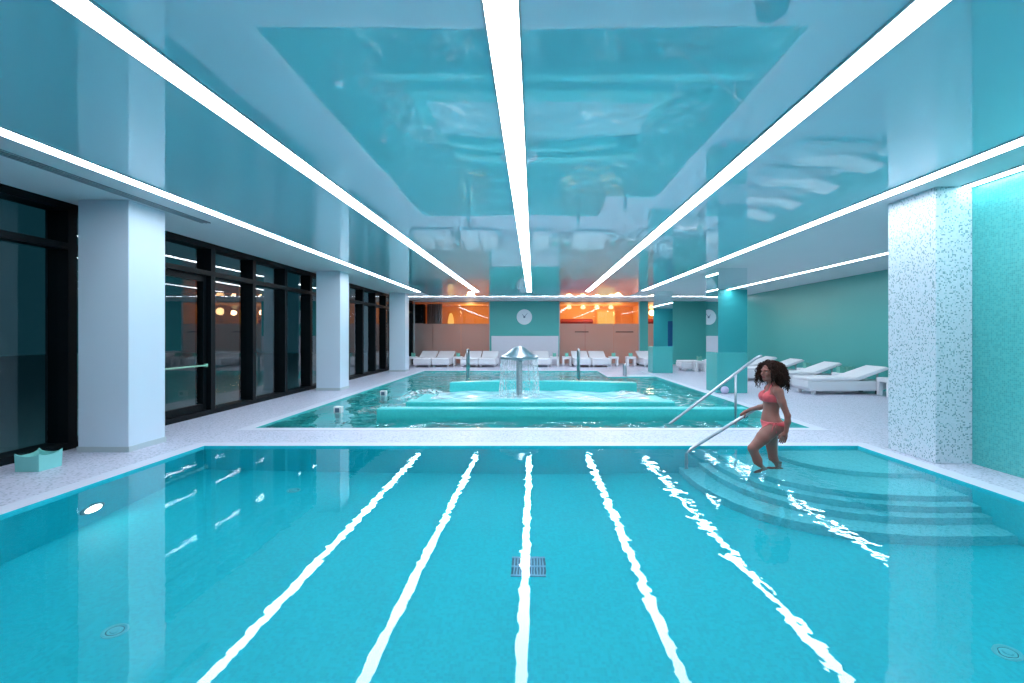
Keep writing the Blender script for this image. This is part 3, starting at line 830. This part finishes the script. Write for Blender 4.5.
# lavender ball
o = MB().lathe([(0.10*math.sin(PI*k/18) if 0 < k < 18 else 0.002, 0.10-0.10*math.cos(PI*k/18)) for k in range(19)], n=28).build('ball', M['ball'], smooth='all', loc=(4.93, 12.72, 0.0))
tag(o, 'pale lavender ball at the foot of the nearer mirror column', 'ball')

# ------------------------------------------------------------------ handrails
def rail(name, pts, r, post, foot, label):
    t = empty(name, (0, 0, 0)); tag(t, label, 'handrail')
    MB().tube(pts, r, 14).build('rail', M['steel'], t, smooth='all')
    for p in post:
        MB().tube(p, r*0.85, 12).build('post', M['steel'], t, smooth='all')
    for f in foot:
        MB().lathe([(0.055, 0), (0.055, 0.012), (0.03, 0.02)], c=f, n=20).build('flange', M['steel'], t, smooth=True)
    return t
RY = 6.5
rs_, rz_ = (2.05, 0.0), (2.78, 0.452)
sl = (rz_[1]-rs_[1])/(rz_[0]-rs_[0])
def rp(x): return (x, RY, rs_[1]+sl*(x-rs_[0]))
rail('swimming_pool_handrail', [(2.02, RY, -0.82), (2.02, RY, -0.12), (2.03, RY, -0.05), rp(2.08), rp(2.4), rp(2.78), rp(3.05), (3.12, RY, rp(3.10)[2]+0.01), (3.17, RY, rp(3.13)[2]-0.01), (3.19, RY, rp(3.10)[2]-0.08), (3.19, RY, 0.2), (3.19, RY, -0.42)], 0.021, [], [], 'sloping steel handrail held by the woman at the near pool steps')
RA = 8.6
def rq(x): return (x, RA, -0.05+0.765*(x-2.36))
rail('leisure_pool_handrail', [(2.30, RA, -1.0), (2.30, RA, -0.14), (2.32, RA, -0.08), rq(2.40), rq(3.0), rq(3.6), rq(3.85), (3.92, RA, rq(3.9)[2]+0.0), (3.97, RA, rq(3.93)[2]-0.015)], 0.024,
     [[(3.52, RA, -0.14), (3.52, RA, rq(3.52)[2]-0.02)]], [(3.52, RA, -0.139)], 'sloping steel handrail with post at the leisure pool steps')
def uprail(x, y, h, dy, label, z0=-1.14):
    rr = 0.10
    pts = [(x, y, z0), (x, y, h-rr)] + arc((x, y+rr, h-rr), rr, PI, PI/2, 5, 'yz')[1:] + arc((x, y+dy-rr, h-rr), rr, PI/2, 0, 5, 'yz') + [(x, y+dy, z0)]
    return rail('grab_rail', pts, 0.035, [], [], label)
uprail(-2.30, 18.0, 0.97, 0.5, 'upright steel grab rail in the far pool left of the fountain')
uprail(1.73, 18.0, 0.97, 0.5, 'upright steel grab rail in the far pool right of the fountain')
uprail(3.42, 18.05, 0.43, 0.4, 'short steel grab rail on the deck corner near the farther mirror column', 0.0)
# overflow grating on the deck corner
gt = empty('overflow_grating', (3.98, 18.25, 0.0)); tag(gt, 'white slotted overflow grating on the far deck corner', 'grating')
mm = MB()
for k in range(19): mm.box((-0.46+k*0.048, -0.30, 0.001), (-0.46+k*0.048+0.026, 0.30, 0.02))
mm.build('grate', M['white'], gt)
MB().box((-0.48, -0.32, 0.0005), (0.48, 0.32, 0.006)).build('tray', M['inlet'], gt)

# ------------------------------------------------------------------ pool fittings
def inlet(x, y, lab):
    t = empty('floor_inlet', (x, y, -POOLD)); tag(t, lab, 'pool inlet', 'round floor inlets')
    MB().lathe([(0.078, 0.0005), (0.078, 0.008), (0.067, 0.012), (0.056, 0.008), (0.052, 0.004)], n=28).build('ring', M['inlet'], t, smooth=True)
    MB().lathe([(0.046, 0.0045), (0.046, 0.006), (0.03, 0.006), (0.026, 0.016), (0.004, 0.018)], n=24).build('cap', M['inlet'], t, smooth=True)
    MB().lathe([(0.0555, 0.0042), (0.0465, 0.0046)], n=24).build('slot', M['inlet_dark'], t)
inlet(-2.87, 3.45, 'round inlet in the pool floor at the lower left of the water')
inlet(-2.87, 6.05, 'round inlet in the pool floor near the far wall, below the middle column reflection')
inlet(3.07, 3.22, 'round inlet in the pool floor at the lower right of the water')
dr = empty('floor_drain', (-0.02, 4.42, -POOLD)); tag(dr, 'square slotted drain in the middle of the pool floor', 'drain')
mm = MB(); mm.box((-0.15, -0.15, 0.0005), (0.15, 0.15, 0.006)); mm.build('tray', M['clock_ink'], dr)
mm = MB()
for k in range(11): mm.box((-0.13+k*0.025, -0.13, 0.0062), (-0.13+k*0.025+0.011, 0.13, 0.016))
for y0 in (-0.15, -0.01, 0.13): mm.box((-0.15, y0, 0.0062), (0.15, y0+0.02, 0.017))
mm.build('grate', simple('drain_grate', (0.35, 0.55, 0.75), 0.4), dr)
pl = empty('pool_lamp', (XL, 5.03, -0.84)); tag(pl, 'round lit underwater lamp in the window side wall of the near pool', 'lamp')
MB().lathe([(0.14, 0.0005), (0.14, 0.015), (0.115, 0.03), (0.10, 0.022)], n=32, axis='x').build('rim', M['steel'], pl, smooth=True)
MB().lathe([(0.098, 0.0), (0.09, 0.025), (0.05, 0.034), (0.004, 0.036)], n=32, axis='x').build('lens', M['pool_lamp'], pl, smooth=True)

#WOMAN-BEGIN
# ------------------------------------------------------------------ the woman
class Field:
    """signed distance field on a grid, meshed with surface nets"""
    def __init__(self, lo, hi, h):
        self.lo = np.array(lo, float); self.h = h
        self.n = np.ceil((np.array(hi, float)-self.lo)/h).astype(int)+1
        self.f = np.full(self.n, 1.0, np.float32)
    def copy(self):
        c = Field.__new__(Field); c.lo, c.h, c.n, c.f = self.lo, self.h, self.n, self.f.copy(); return c
    def region(self, a, b, pad):
        i0 = np.clip(np.floor((np.minimum(a, b)-pad-self.lo)/self.h).astype(int), 0, self.n-1)
        i1 = np.clip(np.ceil((np.maximum(a, b)+pad-self.lo)/self.h).astype(int)+1, 1, self.n)
        sl = tuple(slice(p, q) for p, q in zip(i0, i1))
        g = np.meshgrid(*[self.lo[k]+self.h*np.arange(i0[k], i1[k]) for k in range(3)], indexing='ij')
        return sl, np.stack(g, -1)
    def join(self, sl, d, k, sub=False):
        a = self.f[sl]
        if sub:
            hh = np.clip(0.5-0.5*(a+d)/k, 0, 1)
            self.f[sl] = a*(1-hh)+(-d)*hh+k*hh*(1-hh)
        else:
            hh = np.maximum(k-np.abs(a-d), 0)/k
            self.f[sl] = np.minimum(a, d)-hh*hh*k*0.25
    def cone(self, a, b, ra, rb, k=0.02, sub=False):
        a = np.array(a, float); b = np.array(b, float)
        sl, P = self.region(a, b, max(ra, rb)+k+4*self.h)
        ab = b-a; t = np.clip(((P-a)@ab)/max(ab@ab, 1e-9), 0, 1)
        d = np.linalg.norm(P-a-t[..., None]*ab, axis=-1)-(ra+(rb-ra)*t)
        self.join(sl, d.astype(np.float32), k, sub)
    def path(self, pts, rs, k=0.02):
        for i in range(len(pts)-1): self.cone(pts[i], pts[i+1], rs[i], rs[i+1], k)
    def ell(self, c, r, ax=None, k=0.03, sub=False):
        c = np.array(c, float); r = np.array(r, float)
        R = np.eye(3) if ax is None else np.array(ax, float)
        sl, P = self.region(c, c, r.max()+k+4*self.h)
        q = (P-c)@R.T
        k0 = np.linalg.norm(q/r, axis=-1); k1 = np.linalg.norm(q/(r*r), axis=-1)
        d = np.where(k1 > 1e-9, k0*(k0-1)/np.maximum(k1, 1e-9), -r.min())
        self.join(sl, d.astype(np.float32), k, sub)
    def mesh(self):
        f = self.f; s = f < 0
        nx, ny, nz = f.shape
        cnt = np.zeros((nx-1, ny-1, nz-1), np.int16)
        acc = np.zeros((nx-1, ny-1, nz-1, 3), np.float32)
        X = [slice(0, -1), slice(1, None)]
        for ax in range(3):
            o = [k for k in range(3) if k != ax]
            for u in (0, 1):
                for v in (0, 1):
                    i0 = [None]*3; i1 = [None]*3
                    i0[ax] = X[0]; i1[ax] = X[1]
                    i0[o[0]] = i1[o[0]] = X[u]; i0[o[1]] = i1[o[1]] = X[v]
                    A, B = f[tuple(i0)], f[tuple(i1)]
                    cr = (A < 0) != (B < 0)
                    t = np.where(cr, A/np.where(cr, A-B, 1), 0)
                    cnt += cr
                    acc[..., ax] += np.where(cr, t, 0)
                    acc[..., o[0]] += cr*u; acc[..., o[1]] += cr*v
        act = cnt > 0
        idx = np.full(cnt.shape, -1, np.int64); idx[act] = np.arange(act.sum())
        base = np.argwhere(act)
        V = self.lo+self.h*(base+acc[act]/cnt[act][:, None])
        F = []
        for ax in range(3):
            o = [(ax+1) % 3, (ax+2) % 3]
            i0 = [slice(1, -1)]*3; i1 = [slice(1, -1)]*3
            i0[ax] = slice(0, -1); i1[ax] = slice(1, None)
            a, b = s[tuple(i0)], s[tuple(i1)]
            for flip, msk in ((False, a & ~b), (True, ~a & b)):
                e = np.argwhere(msk)
                off = np.ones(3, int); off[ax] = 0
                e = e+off
                def at(du, dv):
                    q = e.copy(); q[:, o[0]] -= du; q[:, o[1]] -= dv
                    return idx[q[:, 0], q[:, 1], q[:, 2]]
                quad = np.stack([at(1, 1), at(0, 1), at(0, 0), at(1, 0)], 1)
                if flip: quad = quad[:, ::-1]
                F.append(quad)
        F = np.concatenate(F); F = F[(F >= 0).all(1)]
        return V, F

def field_object(fld, name, mats, parent, base, slot_fn=None):
    V, F = fld.mesh()
    me = bpy.data.meshes.new(name)
    me.from_pydata((V-np.array(base)).tolist(), [], F.tolist())
    for m_ in mats: me.materials.append(m_)
    me.polygons.foreach_set('use_smooth', [True]*len(me.polygons))
    if slot_fn is not None:
        me.polygons.foreach_set('material_index', slot_fn(V[F].mean(1)).astype(int).tolist())
    me.update()
    return link(bpy.data.objects.new(name, me), parent)

def build_woman():
    O = np.array((2.875, 5.98, 0.0))
    yaw = math.radians(-4)
    Fd = np.array((-math.cos(yaw), -math.sin(yaw), 0.0)); Ld = np.array((math.sin(yaw), -math.cos(yaw), 0.0)); Zd = np.array((0, 0, 1.0))
    def P(f, l, z): return O+f*Fd+l*Ld+z*Zd
    AX = np.array([Fd, Ld, Zd])
    B = Field(O+np.array((-0.52, -0.52, -0.47)), O+np.array((0.34, 0.70, 1.26)), 0.005)
    # legs: the far one straight, the near one bent forward with only the toes down
    kR, aR = P(-0.055, -0.085, 0.01), P(-0.115, -0.09, -0.335)
    B.path([P(-0.03, -0.085, 0.40), P(-0.025, -0.088, 0.24), kR], [0.086, 0.073, 0.051], 0.02)
    B.path([kR, P(-0.10, -0.088, -0.10), P(-0.115, -0.09, -0.26), aR], [0.050, 0.052, 0.036, 0.031], 0.02)
    B.cone(P(-0.14, -0.09, -0.385), P(-0.02, -0.10, -0.385), 0.030, 0.030, 0.02); B.cone(P(-0.03, -0.10, -0.39), P(0.06, -0.105, -0.40), 0.030, 0.018, 0.02)
    hipL, kL, aL = P(0.01, 0.085, 0.405), P(0.26, 0.115, 0.165), P(0.135, 0.105, -0.185)
    B.path([hipL, P(0.13, 0.10, 0.295), kL], [0.090, 0.077, 0.053], 0.025)
    B.path([kL, P(0.205, 0.112, 0.03), P(0.165, 0.107, -0.10), aL], [0.052, 0.050, 0.037, 0.030], 0.02)
    B.cone(P(0.115, 0.105, -0.225), P(0.20, 0.11, -0.35), 0.030, 0.029, 0.02); B.cone(P(0.20, 0.11, -0.355), P(0.235, 0.11, -0.395), 0.028, 0.017, 0.02)
    # trunk
    B.ell(P(-0.01, 0, 0.435), (0.100, 0.158, 0.115), AX, 0.04)
    for s in (-1, 1): B.ell(P(-0.078, s*0.072, 0.395), (0.082, 0.082, 0.090), AX, 0.04)
    B.ell(P(0.02, 0, 0.50), (0.085, 0.128, 0.10), AX, 0.05)
    B.ell(P(0.005, 0, 0.60), (0.078, 0.108, 0.11), AX, 0.06)
    B.ell(P(-0.008, 0, 0.735), (0.092, 0.128, 0.145), AX, 0.05)
    B.cone(P(-0.025, -0.125, 0.845), P(-0.025, 0.125, 0.845), 0.050, 0.050, 0.05)
    for s in (-1, 1): B.ell(P(0.062, s*0.066, 0.762), (0.056, 0.058, 0.062), AX, 0.025)
    B.cone(P(-0.03, 0, 0.86), P(0.005, 0, 0.985), 0.052, 0.045, 0.04)
    torso = B.copy()
    # head, turned a little further towards the pool
    hy = yaw+math.radians(22)
    Fh = np.array((-math.cos(hy), -math.sin(hy), 0.0)); Lh = np.array((math.sin(hy), -math.cos(hy), 0.0))
    HC = P(0.025, 0, 1.065)
    def H(f, l, z): return HC+f*Fh+l*Lh+z*Zd
    AH = np.array([Fh, Lh, Zd])
    B.ell(H(-0.012, 0, 0.02), (0.092, 0.072, 0.088), AH, 0.02)
    B.ell(H(0.022, 0, -0.035), (0.064, 0.058, 0.078), AH, 0.03)
    B.ell(H(0.055, 0, -0.092), (0.026, 0.026, 0.022), AH, 0.025)
    B.cone(H(-0.01, -0.045, -0.06), H(0.05, -0.018, -0.095), 0.022, 0.016, 0.03); B.cone(H(-0.01, 0.045, -0.06), H(0.05, 0.018, -0.095), 0.022, 0.016, 0.03)
    for s in (-1, 1):
        B.ell(H(0.085, s*0.030, 0.002), (0.020, 0.017, 0.013), AH, 0.012, sub=True)          # eye sockets
        B.cone(H(0.080, s*0.012, 0.020), H(0.072, s*0.045, 0.018), 0.010, 0.008, 0.012)          # brows
        B.ell(H(0.060, s*0.040, -0.032), (0.022, 0.018, 0.018), AH, 0.02)                         # cheeks
        B.ell(H(-0.012, s*0.073, -0.005), (0.018, 0.008, 0.028), AH, 0.008)                       # ears
    B.cone(H(0.083, 0, 0.010), H(0.104, 0, -0.030), 0.008, 0.012, 0.012)
    for s in (-1, 1): B.ell(H(0.094, s*0.010, -0.034), (0.010, 0.008, 0.007), AH, 0.006)
    B.cone(H(0.080, -0.017, -0.060), H(0.080, 0.017, -0.060), 0.008, 0.008, 0.006); B.cone(H(0.078, -0.015, -0.069), H(0.078, 0.015, -0.069), 0.009, 0.009, 0.005)
    # near arm hanging, hand on the thigh
    sh = P(-0.03, 0.145, 0.835); el = P(-0.10, 0.205, 0.57); wr = P(-0.085, 0.205, 0.395)
    B.path([sh, P(-0.05, 0.175, 0.72), el], [0.050, 0.041, 0.033], 0.025)
    B.path([el, P(-0.100, 0.208, 0.50), wr], [0.034, 0.034, 0.022], 0.015)
    kn = P(-0.005, 0.205, 0.29)
    B.cone(wr, P(-0.073, 0.202, 0.35), 0.022, 0.026, 0.012)
    for j in range(4):
        q = (j-1.5)*0.019
        b0 = P(-0.067+q, 0.202-abs(q)*0.2, 0.345); k0 = P(-0.057+q*1.15, 0.198, 0.308)
        L = (0.030, 0.036, 0.038, 0.033)[3-j]
        B.cone(b0, k0, 0.012, 0.0105, 0.008)
        m1 = k0+np.array(L*(0.25*Fd-0.10*Ld-0.95*Zd)); m2 = m1+np.array(0.8*L*(0.15*Fd-0.45*Ld-0.85*Zd))
        B.path([k0, m1, m2], [0.0098, 0.0088, 0.0072], 0.004)
    B.path([P(-0.055, 0.195, 0.365), P(-0.02, 0.182, 0.335), P(-0.009, 0.178, 0.30)], [0.014, 0.0105, 0.008], 0.008)
    # far arm reaching to the handrail
    shf = P(-0.025, -0.145, 0.84)
    elf = np.array((2.955, 6.30, 0.605)); wrf = np.array((2.835, 6.455, 0.540))
    B.path([shf, 0.5*(shf+elf)+np.array((0, 0, 0.005)), elf], [0.050, 0.041, 0.033], 0.025)
    B.path([elf, 0.6*elf+0.4*wrf, wrf], [0.034, 0.033, 0.022], 0.015)
    rd = np.array((0.85, 0, 0.527)); rn = np.array((-0.527, 0, 0.85)); yv = np.array((0, 1.0, 0))
    G = np.array(rp(2.775))                                   # grip centre on the rail axis
    B.cone(wrf, G+rn*0.042+rd*0.030-yv*0.012, 0.021, 0.022, 0.012)
    B.cone(G+rn*0.040+rd*0.034-yv*0.004, G+rn*0.038-rd*0.030-yv*0.004, 0.021, 0.017, 0.012)
    for j in range(4):
        c = G+rd*(0.034-0.0215*j)
        B.path([c+rn*0.038+yv*0.008, c+rn*0.027+yv*0.026, c-rn*0.004+yv*0.034, c-rn*0.026+yv*0.020, c-rn*0.030+yv*0.004][:4+(j < 3)], [0.0105, 0.0100, 0.0090, 0.0080, 0.0072][:4+(j < 3)], 0.004)
    B.path([G+rd*0.030+rn*0.032-yv*0.018, G+rd*0.004+rn*0.018-yv*0.034, G-rd*0.022-rn*0.004-yv*0.033], [0.013, 0.0105, 0.0085], 0.006)

    skin = bpy.data.materials.new('skin'); skin.use_nodes = True
    b = skin.node_tree.nodes['Principled BSDF']
    b.inputs['Base Color'].default_value = (0.33, 0.108, 0.085, 1); b.inputs['Roughness'].default_value = 0.45
    b.inputs['Subsurface Weight'].default_value = 0.08; b.inputs['Subsurface Radius'].default_value = (0.4, 0.15, 0.1); b.inputs['Subsurface Scale'].default_value = 0.02
    lips = simple('lips', (0.30, 0.06, 0.06), 0.35)
    nail = simple('nail', (0.42, 0.18, 0.15), 0.25)
    root = empty('person', tuple(P(0, 0, -0.42)))
    base = np.array(P(0, 0, -0.42))
    tag(root, 'woman in coral bikini with curly dark hair stepping into the near pool', 'person')
    def slots(C):
        q = (C-HC)@AH.T
        return ((q[:, 0] > 0.068) & (np.abs(q[:, 1]) < 0.023) & (q[:, 2] < -0.053) & (q[:, 2] > -0.077)).astype(int)
    field_object(B, 'body', [skin, lips], root, base, slots)
    # bikini: the trunk surface pushed out a few millimetres, cut to the garment's outline
    sl, Q = torso.region(P(-0.2, -0.25, 0.2), P(0.2, 0.25, 1.0), 0.12)
    q = (Q-O)@AX.T; f_, l_, z_ = q[..., 0], q[..., 1], q[..., 2]
    tf = torso.f[sl]
    def cloth(name, reg, off, mt):
        c = torso.copy(); c.f[:] = 1.0
        c.f[sl] = np.maximum(tf-off, reg)
        return field_object(c, name, [mt], root, base)
    coral = simple('coral_fabric', (0.80, 0.10, 0.12), 0.5, var=0.12, vscale=40)
    cups = None
    for s in (-1, 1):
        # triangle cup: wide at the band, narrowing to the shoulder
        w_ = 0.086*np.clip((0.860-z_)/0.11, 0.0, 1.0)
        d = np.maximum.reduce([np.abs(l_-s*(0.066-0.10*np.clip(z_-0.79, 0, 1)))-w_, 0.708-z_, z_-0.85, -0.005-f_])
        cups = d if cups is None else np.minimum(cups, d)
    band = np.maximum(np.abs(z_-0.715-0.04*np.clip(-f_, 0, 0.1))-0.0055, np.abs(l_)-0.2)
    neck = np.maximum(np.abs(np.abs(l_)-(0.052-0.10*np.clip(z_-0.84, 0, 0.2)))-0.005, np.maximum(0.83-z_, z_-0.93))
    cloth('bikini_top', np.minimum(np.minimum(cups, band), neck), 0.006, coral)
    zl = np.where(f_ > 0, 0.315+1.05*np.abs(l_), 0.315+0.75*np.abs(l_))
    brief = np.maximum(np.minimum(zl, 0.462)-z_, z_-0.478-0.03*np.clip(-f_, 0, 0.1))
    cloth('bikini_bottom', brief, 0.006, coral)
    tie = MB()
    k0 = P(0.03, 0.158, 0.468)-base
    for a, L in ((0.35, 0.13), (-0.15, 0.11)):
        tie.tube([k0, k0+Ld*0.012+Fd*a*0.06-Zd*0.04, k0+Ld*0.012+Fd*a*0.12-Zd*L], 0.0055, 6)
    for s in (-1, 1):
        tie.tube([k0+Ld*0.006, k0+Ld*0.016+Fd*s*0.02+Zd*0.012, k0+Ld*0.018+Fd*s*0.038-Zd*0.004, k0+Ld*0.014+Fd*s*0.02-Zd*0.014, k0+Ld*0.006], 0.005, 6)
    t_ = tie.build('bow', coral, root, smooth='all'); t_.name = 'hip_tie'
    # eyes
    ew = simple('eye_white', (0.38, 0.34, 0.33), 0.4); ei = simple('eye_iris', (0.05, 0.025, 0.015), 0.2)
    for s in (-1, 1):
        c = H(0.0635, s*0.030, 0.002)-base
        e = MB()
        e.lathe([(0.0112*math.sin(PI*k/10) if 0 < k < 10 else 0.0005, -0.0112*math.cos(PI*k/10)) for k in range(11)], n=16)
        eo = e.build('eye', ew, root, smooth='all', loc=tuple(c))
        i_ = MB(); i_.lathe([(0.0062, 0.0), (0.0055, 0.002), (0.001, 0.0028)], n=14)
        io = i_.build('iris', ei, eo, smooth='all', loc=tuple(Fh*0.0100))
        io.rotation_euler = Vector(Fh).to_track_quat('Z', 'Y').to_euler()
    # hair: a soft core under hundreds of ringlets
    hm = simple('hair', (0.034, 0.013, 0.010), 0.75, spec=0.15, var=0.5, vscale=60)
    Hf = Field(O+np.array((-0.30, -0.30, 0.75)), O+np.array((0.32, 0.32, 1.30)), 0.006)
    Hf.ell(H(-0.045, 0, 0.048), (0.110, 0.118, 0.088), AH, 0.04)
    Hf.ell(H(-0.085, 0, -0.03), (0.085, 0.125, 0.11), AH, 0.05)
    Hf.ell(H(-0.105, 0.01, -0.12), (0.065, 0.125, 0.085), AH, 0.05)
    Hf.ell(H(0.005, -0.098, -0.04), (0.050, 0.030, 0.10), AH, 0.04)
    Hf.ell(H(-0.035, 0.105, -0.05), (0.060, 0.030, 0.11), AH, 0.04)
    Hf.ell(H(0.078, 0.0, -0.050), (0.060, 0.055, 0.082), AH, 0.02, sub=True)
    hair = field_object(Hf, 'hair', [hm], root, base)
    rg = random.Random(11)
    cur = MB()
    for k in range(430):
        th = rg.uniform(-PI, PI); ph = math.acos(rg.uniform(-0.35, 1.0))
        d = Fh*(math.sin(ph)*math.cos(th))+Lh*(math.sin(ph)*math.sin(th))+Zd*math.cos(ph)
        fr = abs(th)
        if fr < 0.75 and ph > 0.62: continue
        st = H(-0.035, 0, 0.025)+d*np.array(0.085)
        side = Lh*math.sin(th)+Fh*math.cos(th)*(0.6 if math.cos(th) > 0 else 1.0)
        L = rg.uniform(0.13, 0.30)*(0.6+0.4*(fr/PI)); ph0 = rg.uniform(0, 6.28); tw = rg.uniform(2.2, 3.6); rad = rg.uniform(0.007, 0.013)
        n_ = 15; pts = []
        for i in range(n_):
            t = i/(n_-1)
            out = 0.075*math.sin(min(1, t*1.5)*PI/2)*(0.75+0.35*rg.random())
            p = st+d*out*0.8+side*out*0.55-Zd*(L*t**1.35)+Zd*0.01
            p = p+Fh*rad*math.cos(ph0+tw*2*PI*t)+Lh*rad*math.sin(ph0+tw*2*PI*t)
            qh = (p-HC)@AH.T
            if qh[0] > 0.045 and abs(qh[1]) < 0.062 and qh[2] < 0.045: p = p+Fh*(0.045-qh[0])*0.7+Lh*(0.03 if qh[1] > 0 else -0.03)
            pts.append(tuple(p-base))
        cur.tube(pts, [0.0065*(1-0.5*i/(n_-1)) for i in range(n_)], 5)
    c_ = cur.build('curl', hm, hair, smooth='all'); c_['kind'] = 'stuff'
build_woman()
#WOMAN-END

# ------------------------------------------------------------------ lights and world
wd = bpy.data.worlds.new('World'); sc.world = wd; wd.use_nodes = True
bg = wd.node_tree.nodes.get('Background') or wd.node_tree.nodes.new('ShaderNodeBackground')
bg.inputs[0].default_value = (0.002, 0.014, 0.020, 1); bg.inputs[1].default_value = 1.0

# ------------------------------------------------------------------ camera
cd = bpy.data.cameras.new('camera'); cam = bpy.data.objects.new('camera', cd); link(cam)
cam.location = (0, 0, 1.5); cam.rotation_euler = (PI/2, 0, 0)
cd.sensor_width = 36.0; cd.lens = 500/1024*36
cd.shift_x = -19/1024; cd.shift_y = -6.5/1024
cd.clip_start = 0.05; cd.clip_end = 200
sc.camera = cam

sc.view_settings.view_transform = 'Standard'
sc.view_settings.look = 'None'
sc.view_settings.exposure = 0.95
sc.view_settings.gamma = 1.0
sc.view_settings.use_curve_mapping = False
sc.cycles.use_denoising = True
sc.cycles.max_bounces = 14
sc.cycles.transmission_bounces = 12
sc.cycles.transparent_max_bounces = 16
